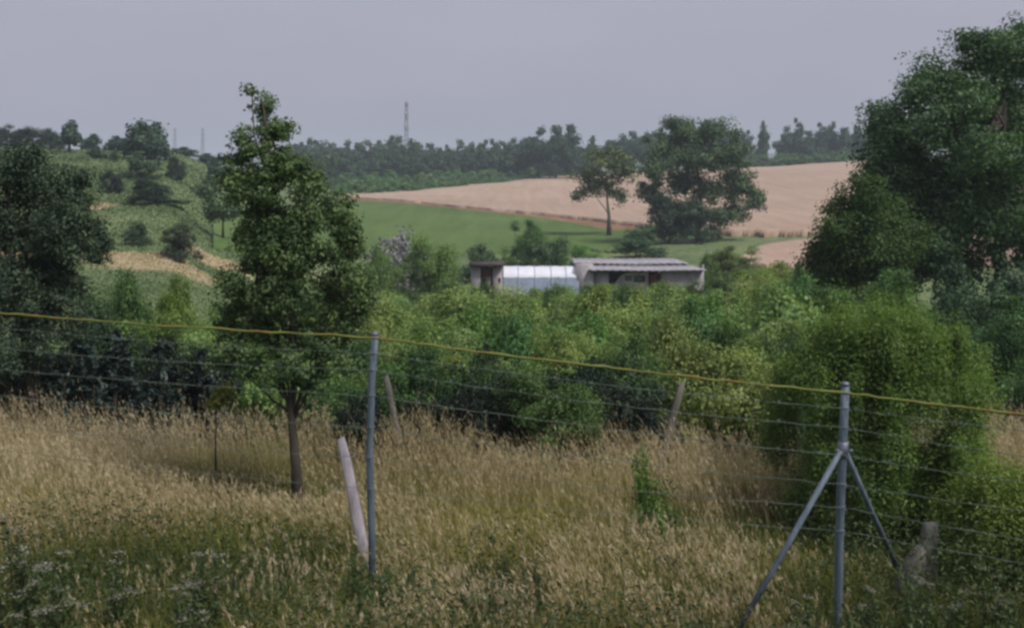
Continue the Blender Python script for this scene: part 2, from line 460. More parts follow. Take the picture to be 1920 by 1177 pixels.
# ------------------------------------------------------------------ foliage
def unit(a):
    return a / (np.linalg.norm(a, axis=-1, keepdims=True) + 1e-9)

def leaf_geo(c, size, rng, up=.35, asp=.55, out=None, fold=.12, tdir=None):
    n = len(c)
    nn = rng.normal(size=(n, 3)); nn[:, 2] += up * 1.5
    if out is not None: nn += out * 1.7
    nn = unit(nn)
    t = unit(np.cross(nn, rng.normal(size=(n, 3))))
    if tdir is not None:
        t = unit(tdir + rng.normal(0, .22, (n, 3)))
    b = unit(np.cross(nn, t))
    s = (size * rng.uniform(.65, 1.35, n))[:, None]
    v = np.empty((n, 4, 3))
    v[:, 0] = c - t * s * .5
    v[:, 1] = c + b * s * asp * .5 + nn * s * fold
    v[:, 2] = c + t * s * .5
    v[:, 3] = c - b * s * asp * .5 + nn * s * fold
    q = np.arange(n * 4).reshape(n, 4)
    return v.reshape(-1, 3), q

def clumps_in(lobes, per, rng, shell=.45):
    """lobes: (x,y,z,rx,ry,rz); returns clump centres and outward directions"""
    cs, outs = [], []
    tot = sum((l[3] * l[5]) for l in lobes)
    for l in lobes:
        k = max(2, int(per * len(lobes) * l[3] * l[5] / tot))
        dv = unit(rng.normal(size=(k, 3)))
        rr = rng.random(k) ** shell
        cs.append(np.array(l[:3]) + dv * rr[:, None] * np.array(l[3:6]))
        outs.append(dv)
    return np.concatenate(cs), np.concatenate(outs)

def crown_mesh(name, lobes, per, nleaf, clr, size, mat, parent=None, seed=0, up=.35, asp=.55, zmin=None, shell=.45, squash=.75):
    rng = np.random.default_rng(seed)
    cc, oo = clumps_in(lobes, per, rng, shell)
    k = rng.integers(0, len(cc), int(nleaf))
    w = rng.uniform(.5, 1.4, len(cc))
    off = np.clip(rng.normal(size=(len(k), 3)), -1.7, 1.7) * clr * w[k][:, None]
    off[:, 2] *= squash
    oo_ = unit(oo[k] * .55 + off / clr * .75)
    c = cc[k] + off
    if zmin is not None:
        ok = c[:, 2] > zmin
        c = c[ok]; k = k[ok]; oo_ = oo_[ok]
    v, q = leaf_geo(c, size, rng, up, asp, oo_)
    ct = rng.normal(0, .16, len(cc))
    tint = np.clip(.5 + ct[k] + rng.normal(0, .17, len(c)), 0, 1)
    o = link_mesh(name, v, q, mat, parent, attrs={'tint': ('FACE', tint)})
    return o, cc

def limb_path(a, b, rng, bow=.12, n=5):
    a = np.array(a, float); b = np.array(b, float)
    t = np.linspace(0, 1, n)[:, None]
    p = a * (1 - t) + b * t
    ln = np.linalg.norm(b - a)
    j = rng.normal(0, bow * ln * .35, (n, 3)) * (np.sin(t * pi))
    p = p + j
    p[:, 2] -= (np.sin(t[:, 0] * pi) * ln * bow * .5)
    return p

def trunk_mesh(base_r, path, limbs, rng, mat, parent, twigs=None, name='trunk'):
    b = MB()
    path = np.array(path, float)
    t = np.linspace(0, 1, len(path))
    rad_ = base_r * (1 - .86 * t); rad_[0] *= 1.35
    b.tube(path, rad_, 9)
    for (start, end, r) in limbs:
        b.tube(limb_path(start, end, rng), r * np.linspace(1, .35, 5), 6)
    if twigs is not None:
        for (s_, e_, r) in twigs:
            b.tube(limb_path(s_, e_, rng, .15, 4), r * np.linspace(1, .3, 4), 4, cap=False)
    return b.build(name, mat, parent, smooth=True)

def tree(name, label, cat, bx, by, d, trunkpx, lobes, per, nleaf, clr, size, mat, base_r, seed, color=None, depth=.75, gz=None, bark=None, twig=True, group=None, shell=.45, up=.35, limbs_from=.45):
    """tree described by its outline at distance d, then given real depth (lobes spread front to back)"""
    rng = np.random.default_rng(seed)
    s = d / F
    x0 = (bx - 960) * s
    z0 = Hf(x0, d) if gz is None else gz
    root = thing(name, (x0, d, z0), label, cat, group)
    zc = CAMZ - z0
    def loc(px, py): return (px - bx) * s, zc - (py - HZ) * s
    hw = max(abs(l[0] - bx) + l[2] for l in lobes) * s
    L3 = []
    for (px, py, rx, ry) in lobes:
        x, z = loc(px, py)
        yr = rng.uniform(-1, 1) * depth * max(hw * .55 - abs(x) * .3, .1)
        L3.append((x, yr, z, rx * s, max(rx * s, ry * s) * .95, ry * s))
    cr, cc = crown_mesh('crown', L3, per, nleaf, clr, size, mat, root, seed + 1, zmin=.02, shell=shell, up=up)
    if color: cr.color = color
    tp = []
    for (px, py) in trunkpx:
        x, z = loc(px, py); tp.append((x, 0, z))
    tp[0] = (tp[0][0], 0, -.1)
    tp = np.array(tp)
    limbs = []
    nt_ = len(tp)
    for l in L3:
        f = np.clip(rng.uniform(limbs_from, 1.0), 0, .999) * (nt_ - 1)
        k = int(f); st = tp[k] * (1 - (f - k)) + tp[min(k + 1, nt_ - 1)] * (f - k)
        limbs.append((st, np.array(l[:3]), base_r * .24))
    tw = None
    if twig:
        tw = []
        cen = np.array([l[:3] for l in L3])
        for c in cc[rng.integers(0, len(cc), min(len(cc), 90))]:
            k = np.argmin(np.linalg.norm(cen - c, axis=1))
            tw.append((cen[k], c, base_r * .13))
    trunk_mesh(base_r, tp, limbs, rng, bark or M_bark, root, tw)
    return root

# --- young pear-like tree standing in the meadow
PEAR = [(487, 205, 20, 42), (505, 255, 30, 42), (452, 262, 26, 24), (478, 175, 10, 16), (532, 240, 13, 28), (470, 325, 42, 45), (535, 320, 45, 50), (590, 335, 40, 45), (440, 300, 20, 25),
        (500, 405, 45, 55), (570, 410, 60, 60), (625, 395, 35, 55), (640, 455, 42, 50), (560, 480, 60, 50), (470, 385, 25, 30), (480, 495, 40, 45), (440, 540, 35, 50), (540, 550, 70, 60), (620, 550, 65, 55),
        (665, 520, 26, 45), (490, 610, 60, 45), (570, 625, 80, 50), (655, 595, 38, 40), (440, 660, 45, 45), (540, 680, 75, 45), (620, 660, 50, 40), (470, 700, 40, 30), (420, 610, 25, 40), (585, 700, 45, 28), (437, 335, 26, 28), (418, 300, 12, 16), (448, 368, 22, 22), (420, 660, 22, 50), (680, 580, 20, 40), (665, 450, 16, 26)]
tree("pear_tree", "young slender tree with a pointed crown standing alone in the dry meadow", "tree", 560, 936, 10.2,
     [(560, 936), (555, 880), (550, 820), (546, 775), (552, 700), (545, 560), (520, 380), (492, 190)], [(a + (4 if b < 260 else 0), b, c * .94, e * .94) for a, b, c, e in PEAR] + [(475, 285, 22, 26), (520, 300, 26, 28), (500, 350, 40, 40), (455, 430, 22, 30), (475, 450, 30, 36), (520, 450, 40, 40), (600, 470, 40, 40), (430, 590, 22, 40), (500, 560, 40, 40), (690, 545, 14, 30)], 24, 60000, .046, .037, M_leaf, .056, 21, color=(1.25, 1.18, 1.1, 1), limbs_from=.35, shell=.8)

# --- dark tree at the left edge
LT = [(-60, 330, 110, 70), (40, 330, 70, 60), (100, 370, 55, 60), (140, 430, 50, 60), (60, 440, 90, 70), (-60, 450, 120, 90), (165, 460, 35, 45), (110, 510, 60, 55), (20, 540, 90, 65), (-100, 560, 110, 80), (110, 590, 65, 50), (40, 630, 85, 50),
      (-60, 660, 90, 60), (30, 690, 60, 40)]
tree("dark_tree", "broad dark leafy tree cut by the left edge of the view behind the meadow", "tree", 50, 800, 13.2,
     [(50, 800), (55, 740), (45, 660), (30, 560), (20, 420), (10, 330)], LT, 64, 115000, .075, .041, M_leaf_dark, .085, 33, color=(1.05, 1.05, 1.1, 1), shell=.5)

# --- big tree at the right edge
RT = [(1880, 110, 80, 65), (1820, 75, 35, 28), (1960, 90, 80, 60), (1790, 150, 60, 45), (1740, 160, 35, 32), (1850, 200, 90, 70), (1960, 230, 110, 90), (1665, 300, 34, 42), (1648, 348, 36, 42), (1622, 400, 36, 40), (1668, 250, 26, 24), (1700, 340, 55, 50), (1672, 400, 50, 50), (1640, 450, 50, 45), (1690, 215, 26, 24), (1710, 190, 30, 30), (1780, 340, 70, 60), (1730, 430, 80, 60), (1840, 350, 80, 60), (1660, 270, 26, 24), (1770, 200, 50, 45), (1730, 245, 65, 42), (1685, 240, 38, 32), (1800, 290, 95, 70), (1920, 330, 110, 90),
      (1690, 300, 55, 50), (1680, 360, 60, 50), (1760, 390, 90, 70), (1890, 430, 120, 80), (1640, 400, 45, 45), (1620, 440, 50, 50), (1700, 460, 85, 60), (1600, 480, 45, 40), (1800, 500, 90, 50), (2020, 400, 120, 120), (2040, 250, 100, 100), (1560, 460, 26, 45), (1575, 500, 40, 35), (1660, 520, 70, 40)]
tree("big_tree", "tall spreading deciduous tree filling the right edge of the view", "tree", 1880, 640, 29,
     [(1880, 640), (1878, 540), (1872, 420), (1880, 280), (1885, 120)], [(a + 0, b, c, e) for a, b, c, e in RT], 27, 210000, .25, .105, M_leaf, .22, 45, color=(.95, 1.08, 1.05, 1), shell=.8)

FT = [(1558, 430, 24, 34), (1568, 395, 10, 22), (1600, 425, 34, 42), (1625, 372, 24, 40), (1640, 410, 40, 50), (1575, 475, 42, 36), (1640, 470, 55, 45), (1545, 500, 30, 30), (1600, 510, 60, 36), (1690, 440, 50, 60), (1680, 510, 60, 40)]
tree("flank_tree", "lower yellow green tree leaning out of the left side of the big tree", "tree", 1625, 640, 25.5, [(1625, 640), (1622, 540), (1620, 440), (1626, 370)], [(1535, 470, 12, 40), (1586, 380, 8, 30), (1612, 345, 12, 26)] + FT, 24, 50000, .17, .075, M_leaf_bush, .10, 47, color=(.40, .50, .43, 1), shell=.9)

# --- trees by the wheat
MT = [(1290, 250, 55, 32), (1345, 245, 42, 30), (1240, 275, 42, 32), (1300, 300, 80, 40), (1365, 290, 42, 38), (1225, 320, 36, 34), (1385, 345, 40, 40), (1340, 355, 50, 36), (1410, 375, 28, 26), (1370, 395, 34, 26), (1335, 405, 26, 26), (1215, 360, 24, 26), (1290, 345, 40, 30), (1270, 232, 28, 20)]
tree("ash_tree", "large loose many stemmed tree with gaps in its crown in front of the wheat field", "tree", 1310, 458, 95,
     [(1310, 458), (1312, 420), (1314, 360), (1305, 300), (1300, 250)], [(a, b, c, e * .92) for a, b, c, e in MT], 26, 34000, .38, .24, M_leaf_far, .24, 57, color=(1.25, 1.22, 1.1, 1), shell=.8, limbs_from=.1)
ST = [(1140, 300, 40, 28), (1100, 330, 26, 22), (1170, 320, 30, 24), (1130, 345, 40, 24), (1090, 365, 18, 14), (1165, 365, 22, 18), (1120, 285, 24, 16)]
tree("bare_limbed_tree", "thin crowned pale tree with visible forked limbs at the wheat field edge", "tree", 1142, 432, 106,
     [(1142, 432), (1142, 405), (1138, 370), (1136, 320)], ST, 18, 7000, .38, .26, M_leaf_far, .22, 61, color=(1.9, 1.5, 1.25, 1), bark=M_bark_grey, shell=.8, limbs_from=.2)

# --- shrub kinds: five mounds built once, then copied
def shrub_proto(k, n, size, mat, seed, tall=1.0, loose=1.0):
    rng = np.random.default_rng(seed)
    root = thing("shrub", (0, -60 - 4 * k, 0), "x", "shrub")
    lobes = []
    for i in range(9):
        a = rng.uniform(0, 2 * pi); r = rng.uniform(.1, .6)
        lobes.append((r * cos(a), r * sin(a), rng.uniform(.42, .72) * tall, rng.uniform(.25, .45), rng.uniform(.25, .45), rng.uniform(.22, .36) * tall))
    lobes += [(rng.uniform(-.3, .3), rng.uniform(-.3, .3), .85 * tall, .24, .24, .26 * tall) for _ in range(3)]
    lobes += [(.6 * cos(a), .6 * sin(a), .22 * tall, .32, .32, .22) for a in rng.uniform(0, 2 * pi, 6)]
    cr, cc = crown_mesh('foliage', lobes, 9, n, .088 * loose, size, mat, root, seed, zmin=.02, shell=.35, up=.9)
    b = MB()
    for i in range(7):
        a = rng.uniform(0, 2 * pi)
        e = cc[rng.integers(0, len(cc))]
        b.tube(limb_path((.08 * cos(a), .08 * sin(a), -.08), e, rng, .2), .02 * np.linspace(1, .35, 5), 5)
    b.build('stem', M_bark, root, smooth=True)
    return root

P_bush = [shrub_proto(k, 24000, .042, M_leaf_bush, 100 + k, [1, 1.15, .9, 1.3][k]) for k in range(4)]
P_dark = [shrub_proto(10 + k, 13000, .06, M_leaf_dark, 200 + k, [1, 1.2, 1.4][k]) for k in range(3)]
P_far = [shrub_proto(20 + k, 4200, .12, M_leaf_far, 300 + k, [1, 1.2][k]) for k in range(2)]
P_silver = [shrub_proto(30, 5000, .09, M_leaf_silver, 401, 1.1)]
TALL = {}
for pr in P_bush + P_dark + P_far + P_silver:
    ch = [c for c in pr.children if c.name.startswith('foliage')][0]
    co = np.empty(len(ch.data.vertices) * 3, np.float32); ch.data.vertices.foreach_get('co', co); co = co.reshape(-1, 3)
    TALL[pr.name] = (np.percentile(co[:, 2], 99.3), np.percentile(np.abs(co[:, 0]), 98))
PROTOS = P_bush + P_dark + P_far + P_silver
srng = random.Random(5)

def shrub(protos, px, top, wpx, d, label, group, color, base=None, cat=None, sink=.0):
    """shrub whose top reaches photo row `top` at distance d, wpx wide"""
    pr = srng.choice(protos)
    h, w = TALL[pr.name]
    x, y, z = ground_at(px, d)
    z -= sink
    zt = CAMZ - (top - HZ) / F * d
    sz = max(.25, (zt - z) / h)
    sx = wpx * d / F / 2 / w
    j = srng.uniform(.9, 1.12)
    r = dup(pr, (x, y, z), srng.uniform(0, 6.28), (sx * j, sx * srng.uniform(.85, 1.15), sz), label, group, color)
    return r

def jit(c, a=.12):
    k = 1 + srng.uniform(-a, a)
    return (c[0] * k * (1 + srng.uniform(-a, a)), c[1] * k, c[2] * k * (1 + srng.uniform(-a, a)), 1)

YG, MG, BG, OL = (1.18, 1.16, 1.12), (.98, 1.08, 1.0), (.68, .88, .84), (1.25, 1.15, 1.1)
BELT = "shrubs of the thicket between meadow and huts"
# belt rows: (depth, highest row at left..right, step)
for (d, p0, p1, step, t0, t1, wpx) in [
        (12.6, 690, 1180, 92, 690, 705, 150), (14.0, 700, 1440, 105, 662, 650, 165), (16.5, 250, 1560, 110, 640, 612, 175),
        (20, 260, 1640, 105, 606, 578, 170), (25, 300, 1700, 95, 584, 548, 150), (31, 640, 1740, 85, 566, 535, 130), (39, 680, 1680, 72, 556, 530, 112), (47, 690, 1560, 62, 552, 535, 96)]:
    px = p0
    while px < p1:
        q = px + srng.uniform(-.3, .3) * step
        top = np.interp(q, [p0, p1], [t0, t1]) + srng.uniform(-34, 26)
        if 870 < q < 1330: top = max(top, 530 + srng.uniform(0, 9) + (d < 40) * 8)
        c = srng.choice([YG, YG, YG, MG, OL, OL, YG, BG, (.42, .55, .55)])
        if d < 13: c = srng.choice([(.5, .65, .6), (.42, .55, .55)])  # nearest row tinted dark, shade at the thicket's foot put into the colour
        lab = {True: "bushy green shrub at the near edge of the thicket just behind the dry meadow", False: "bushy yellow green shrub deep in the thicket below the pale huts"}[d < 18]
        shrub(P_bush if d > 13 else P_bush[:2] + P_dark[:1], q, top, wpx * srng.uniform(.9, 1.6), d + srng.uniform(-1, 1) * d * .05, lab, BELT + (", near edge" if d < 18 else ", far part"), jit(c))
        px += step

for q, top in [(690, 745), (770, 742), (850, 735), (905, 712), (965, 704), (1030, 700), (1090, 708), (1150, 715), (1215, 735)]:  # added shrubs, tinted dark to stand for the shadow gaps under the thicket
    shrub(P_dark, q, top, 120, 12.3 + srng.uniform(-.1, .3), "added shrub coloured dark for the shade gaps low at the near edge of the thicket above the tall grass", "added dark shrubs for the shade gaps at the near edge of the thicket", jit((.42, .45, .5)))

# named shrubs round the huts and further back
for (pr, px, top, w, d, lab, c) in [
        (P_silver, 742, 441, 112, 60, "silvery grey lilac shrub left of the huts below the green field", (1, 1, 1)),
        (P_bush, 815, 446, 116, 52, "tall yellow green shrub directly left of the brown shed door", (.85, .95, .8)),
        (P_bush, 700, 470, 90, 50, "green shrub peeping out right of the young meadow tree", (.8, .9, .8)),
        (P_dark, 905, 462, 84, 66, "dark green shrub behind the left shed roof", (1.5, 1.6, 1.3)),
        (P_bush, 985, 416, 96, 78, "tallest mid green shrub behind the white tunnel", (.5, .68, .6)),
        (P_dark, 1040, 448, 80, 72, "dark shrub behind the right end of the white tunnel", (1.8, 2.0, 1.5)),
        (P_bush, 1100, 462, 110, 68, "bright green low shrub behind the long roofed shed", (.7, 1.0, .75)),
        (P_dark, 1200, 428, 86, 84, "round dark shrub under the left side of the large loose tree", (1.6, 1.9, 1.6)),
        (P_dark, 1250, 352, 100, 94, "tall dark shrub at the foot of the large loose tree", (1.0, 1.15, 1.3)),
        (P_dark, 1305, 372, 74, 93, "smaller dark shrub beside the trunk of the large loose tree", (1.0, 1.15, 1.2)),
        (P_bush, 1385, 462, 120, 66, "olive shrub at the right end of the long roofed shed", (.85, .8, .8)),
        (P_bush, 1330, 478, 50, 60, "small pale green shrub touching the right end of the shed roof", (.9, .95, .9)),
        (P_bush, 1465, 495, 130, 52, "yellowish low shrub in front of the small wheat patch", (1.05, .95, .8)),
        (P_dark, 1800, 500, 150, 25, "dark shrub hiding the foot of the big tree", (1.1, 1.3, 1.2)),
        (P_dark, 1900, 490, 150, 26, "dark shrub to the right of the foot of the big tree", (1.0, 1.2, 1.2)),
        (P_bush, 1690, 515, 150, 22, "wide bluish green shrub in front of the big tree", (.55, .75, .75)),
        (P_bush, 1560, 560, 170, 18, "broad green shrub left of the rounded bush by the braced post", (.75, .85, .75)),
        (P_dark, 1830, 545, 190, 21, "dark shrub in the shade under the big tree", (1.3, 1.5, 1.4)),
        (P_bush, 1900, 560, 170, 17, "dark green shrub at the right edge below the big tree", (.42, .6, .62)),
        (P_bush, 1960, 640, 190, 13.5, "bushy shrub at the right edge behind the clearing", (.42, .58, .6)),
        (P_dark, 1500, 640, 130, 13, "low dark shrub behind the leaning grey post", (1.9, 2.1, 1.7)),
        ]:
    shrub(pr, px, top, w, d, lab, None, (c[0], c[1], c[2], 1))

# left hillside: shrubs and bushes standing on the grass
for (pr, px, top, base, w, d, lab, c) in [
        (P_dark, 208, 322, 362, 40, 74, "small round dark bush standing alone on the hillside", (.6, .6, .8)),
        (P_dark, 278, 330, 388, 70, 68, "large round dark bush in the middle of the hillside", (.75, .8, .9)),
        (P_far, 265, 285, 350, 60, 84, "grey green bush behind the large dark hillside bush", (1.1, 1.1, 1.1)),
        (P_dark, 328, 298, 342, 42, 88, "dark bush to the right of the pair of hilltop trees", (.8, .8, 1.0)),
        (P_far, 182, 276, 310, 32, 104, "small dark green bush high on the hillside", (.75, .85, .8)),
        (P_far, 214, 284, 312, 20, 102, "tiny bush high on the hillside right of the small dark one", (.8, .9, .8)),
        (P_dark, 340, 420, 474, 72, 47, "dark brownish bush above the dry grass patch", (1.3, 1.1, 1.1)),
        (P_dark, 258, 415, 455, 52, 50, "dim bush left of the brownish one above the dry grass patch", (1.3, 1.4, 1.3)),
        (P_far, 320, 372, 392, 70, 70, "low scrub to the right of the large dark hillside bush", (1.2, 1.2, 1.0)),
        (P_far, 390, 330, 372, 60, 90, "hillside bush just left of the young meadow tree", (1.2, 1.25, 1.0)),
        (P_far, 405, 296, 330, 50, 108, "bluish bush on the ridge behind the young meadow tree", (.7, .85, 1.0)),
        (P_far, 120, 385, 420, 80, 62, "scrubby bush half hidden behind the dark left tree", (1.1, 1.1, 1.0)),
        (P_bush, 225, 520, 600, 130, 24, "green shrub below the dry grass patch on the left", (.45, .6, .5)),
        (P_bush, 350, 525, 600, 130, 26, "yellow green shrub below the dry grass patch beside the young tree", (.95, .95, .7)),
        (P_bush, 300, 560, 640, 140, 20, "green shrub above the dark conifers", (.8, .85, .6)),
        (P_dark, 170, 550, 640, 110, 17, "dark shrub right of the dark left tree", (1.2, 1.3, 1.1)),
        (P_bush, 455, 560, 640, 120, 19, "shrub behind the left side of the young meadow tree", (.7, .8, .55)),
        (P_dark, 45, 240, 278, 70, 128, "hilltop bush at the far left", (.8, .9, 1.0)),
        (P_dark, 92, 243, 280, 60, 126, "hilltop bush left of the pointed conifer", (.8, .9, 1.0)),
        (P_dark, 10, 236, 280, 60, 130, "hilltop bush touching the left edge", (.7, .8, 1.0)),
        (P_far, 172, 252, 275, 46, 134, "low hilltop bush right of the pointed conifer", (.7, .9, 1.0)),
        (P_far, 222, 256, 275, 50, 136, "low hilltop bush left of the pair of hilltop trees", (.7, .9, 1.1)),
        (P_far, 345, 276, 300, 60, 136, "low hilltop bush on the falling ridge line", (.8, .95, 1.0)),
        (P_far, 392, 288, 308, 50, 134, "lowest ridge bush beside the young meadow tree", (.7, .9, 1.1)),
        ]:
    shrub(pr, px, top, w, d, lab, None, (c[0], c[1], c[2], 1))

# small tree on hillside, hilltop trees, conifer
tree("hill_tree", "small round tree with a short trunk on the slope beside the young meadow tree", "tree", 418, 440, 66, [(418, 440), (418, 415), (417, 390)],
     [(418, 385, 28, 22), (400, 395, 16, 14), (436, 398, 16, 14)], 14, 2600, .22, .2, M_leaf_far, .08, 71, color=(1.2, 1.25, 1.0, 1), twig=False)
tree("hilltop_tree", "tallest dark tree on the left hill ridge with a pointed top", "tree", 268, 312, 108, [(268, 312), (268, 280), (266, 240)],
     [(262, 240, 14, 18), (268, 262, 24, 24), (282, 282, 28, 22), (262, 285, 18, 20), (300, 292, 22, 18)], 22, 5200, .35, .4, M_leaf_dark, .2, 72, color=(.9, 1.1, 1.3, 1), twig=False)
tree("hilltop_tree", "thin pale tree leaning against the tallest tree of the left hill ridge", "tree", 294, 310, 112, [(294, 310), (294, 280), (293, 245)],
     [(293, 242, 8, 12), (297, 262, 10, 16), (292, 280, 12, 14)], 10, 900, .35, .4, M_leaf_far, .15, 73, color=(.9, 1.15, 1.3, 1), twig=False)
tree("ridge_conifer", "single pointed dark conifer on the left hill ridge", "tree", 130, 268, 120, [(130, 268), (130, 250), (130, 232)],
     [(130, 240, 8, 10), (130, 252, 13, 12), (132, 262, 16, 10)], 14, 1800, .25, .4, M_leaf_dark, .15, 74, color=(.8, 1.0, 1.2, 1), twig=False)

# --- rounded bush behind the braced post
def near_bush(name, label, px, top, d, wpx, n, size, mat, seed, color, stems=12, bottom=.05):
    rng = np.random.default_rng(seed)
    x, y, z = ground_at(px, d)
    root = thing(name, (x, y, z), label, "shrub")
    h = CAMZ - (top - HZ) / F * d - z
    w = wpx * d / F / 2
    lobes = []
    for i in range(70):
        a = rng.uniform(0, 2 * pi); r = rng.uniform(.3, .82)
        f = rng.uniform(.10, .92)
        k = 1.0 if f < .66 else 1.0 - (f - .66) * 1.3
        lobes.append((r * w * k * cos(a), r * w * k * sin(a), f * h, .2 * w, .2 * w, .12 * h))
    lobes += [(rng.uniform(-.4, .4) * w, rng.uniform(-.3, .3) * w, .88 * h, .12 * w, .12 * w, .12 * h) for _ in range(10)]
    for _ in range(46):                                  # upright shoots
        a = rng.uniform(0, 2 * pi); r = rng.random() ** .6 * .8; q_ = (.97 - .42 * r * r) * rng.uniform(.84, 1.04)
        lobes.append((r * w * cos(a), r * w * sin(a), q_ * h, .055 * w, .055 * w, .11 * h))
    cr, cc = crown_mesh('foliage', lobes, 11, n, .062, size, mat, root, seed, zmin=bottom, shell=.75, squash=1.9, asp=.34, up=.7)
    cr.color = color
    b = MB()
    for i in range(stems):
        a = rng.uniform(0, 2 * pi); e = cc[rng.integers(0, len(cc))]
        b.tube(limb_path((.2 * cos(a), .2 * sin(a), -.1), e, rng, .12), .014 * np.linspace(1, .3, 5), 5)
    b.build('stem', M_bark, root, smooth=True)
    return root
near_bush("rounded_bush", "large rounded yellow green bush right behind the braced fence post", 1648, 598, 9.8, 480, 260000, .033, M_leaf_bush, 81, (.76, .83, .62, 1))
near_bush("low_shrub", "low olive green shrub by the concrete stump at the right edge", 1885, 905, 8.1, 290, 42000, .034, M_leaf_bush, 82, (.86, .84, .55, 1), 8)

# --- dark conifers at the left behind the meadow: whorls of drooping sprays
def conifer(px, top, d, w, label, seed):
    rng = np.random.default_rng(seed)
    x, y, z = ground_at(px, d)
    root = thing("dark_conifer", (x, y, z), label, "conifer")
    h = CAMZ - (top - HZ) / F * d - z
    b = MB(); b.tube([(0, 0, -.1), (0, 0, h * .5), (0, 0, h)], [.05, .03, .008], 7); 
    vs, ks = [], []
    nb = 46
    for i in range(nb):
        f = rng.random() ** .8
        zz = f * h * .97 + .05; ln = w * (1 - f * .85) * rng.uniform(.75, 1.1)
        a = rng.uniform(0, 2 * pi)
        pts = np.array([(cos(a) * ln * t, sin(a) * ln * t, zz + .12 * ln * sin(t * 2.2) - .35 * ln * t * t) for t in np.linspace(0, 1, 6)])
        b.tube(pts, .010 * np.linspace(1, .3, 6), 4, cap=False)
        m_ = int(150 * ln / w) + 30
        t = rng.uniform(.1, 1, m_)
        c = np.stack([np.interp(t, np.linspace(0, 1, 6), pts[:, k]) for k in range(3)], 1)
        side = np.array([-sin(a), cos(a), 0])
        c += side * (rng.uniform(-1, 1, m_) * .22 * ln * (1.15 - t))[:, None] + rng.normal(0, .012, (m_, 3))
        vs.append(c); ks.append(np.full(m_, rng.normal(0, .12)) + (t > .85) * .25)  # spray tips tinted lighter, their lit edges put into the needle colour
    c = np.concatenate(vs); kk = np.concatenate(ks)
    v, q = leaf_geo(c, .085, rng, up=1.2, asp=.35)
    link_mesh('crown', v, q, M_needle, root, attrs={'tint': ('FACE', np.clip(.42 + kk + rng.normal(0, .15, len(c)), 0, 1))})
    b.build('trunk', M_bark, root, smooth=True)
for (px, top, d, w, lab, sd) in [(300, 640, 13.4, .62, "dark conifer with drooping sprays nearest the young meadow tree", 91), (215, 622, 14.2, .7, "dark conifer behind the others left of the young meadow tree", 92),
                                 (150, 640, 13.2, .65, "dark conifer between the left tree and its conifer neighbours", 93), (70, 630, 13.9, .7, "dark conifer beneath the crown of the left tree", 94), (0, 640, 13.4, .7, "dark conifer at the left edge", 95), (380, 660, 14.3, .6, "dark conifer just behind the young meadow tree trunk", 96), (-60, 650, 13.0, .7, "dark conifer cut off by the left edge", 97)]:
    conifer(px, top, d, w, lab, sd)

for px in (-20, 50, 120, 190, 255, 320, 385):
    shrub(P_dark, px, 640 + srng.uniform(-12, 12) + max(0, px - 250) * .2, 130, 14.8 + srng.uniform(-.2, .2), "very dark shrub in the dark mass behind the conifers at the left", "dark shrubs behind the conifers", jit((.42, .5, .55)))

# --- forest trees beyond the fields
def forest_proto(k, seed, tall, wide, mat):
    rng = np.random.default_rng(seed)
    root = thing("forest_tree", (6 * k, -90, 0), "x", "tree")
    lobes = [(rng.uniform(-.32, .32) * wide, rng.uniform(-.3, .3) * wide, rng.uniform(.2, .8) * tall, rng.uniform(.14, .26) * wide, .22 * wide, rng.uniform(.10, .16) * tall) for _ in range(9)]
    lobes += [(rng.uniform(-.1, .1) * wide, 0, .88 * tall, .13 * wide, .13 * wide, .10 * tall), (0, 0, .55 * tall, .3 * wide, .3 * wide, .25 * tall)]
    crown_mesh('crown', lobes, 9, 3600, .042 * tall, .06 * tall, mat, root, seed, zmin=.05, shell=.5)
    trunk_mesh(.022 * tall, [(0, 0, -.05 * tall), (0.01, 0, .3 * tall), (0, .01, .75 * tall)], [((0, 0, .3 * tall), l[:3], .008 * tall) for l in lobes[:7]], rng, M_bark, root)
    return root
P_for = [forest_proto(k, 500 + k, 1.0, w, M_leaf_far) for k, w in enumerate([.75, .6, .5, .9])]

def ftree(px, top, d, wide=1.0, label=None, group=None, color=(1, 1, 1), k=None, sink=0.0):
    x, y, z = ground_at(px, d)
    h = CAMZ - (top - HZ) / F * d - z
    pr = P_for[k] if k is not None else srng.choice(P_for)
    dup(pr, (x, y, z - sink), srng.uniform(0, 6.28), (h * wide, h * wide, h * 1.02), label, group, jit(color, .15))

FG = "trees of the wood beyond the fields"
prof = [(560, 268), (640, 272), (700, 268), (745, 262), (800, 274), (860, 270), (930, 266), (985, 258), (1050, 262), (1100, 275), (1200, 270)]
for (d, step, off) in [(250, 20, 8), (268, 21, 4), (290, 22, 0), (315, 24, -2)]:
    px = 548
    while px < 1110:
        q = px + srng.uniform(-8, 8)
        ftree(q, np.interp(q, [a for a, b in prof], [b for a, b in prof]) + off * 1.6 + srng.uniform(-6, 8), d + srng.uniform(-6, 6), srng.uniform(.75, 1.15),
              "leafy tree among many in the long dark wood beyond the green field", FG, (.85, .95, 1.0))
        px += step
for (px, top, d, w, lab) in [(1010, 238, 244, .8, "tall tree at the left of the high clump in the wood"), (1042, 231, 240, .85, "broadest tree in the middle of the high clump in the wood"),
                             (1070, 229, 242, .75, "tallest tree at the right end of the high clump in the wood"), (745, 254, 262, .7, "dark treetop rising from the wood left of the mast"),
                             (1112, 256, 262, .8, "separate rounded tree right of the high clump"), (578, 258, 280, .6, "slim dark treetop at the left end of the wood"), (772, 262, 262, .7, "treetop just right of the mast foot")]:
    ftree(px, top, d, w, lab, None, (.8, .95, 1.0))
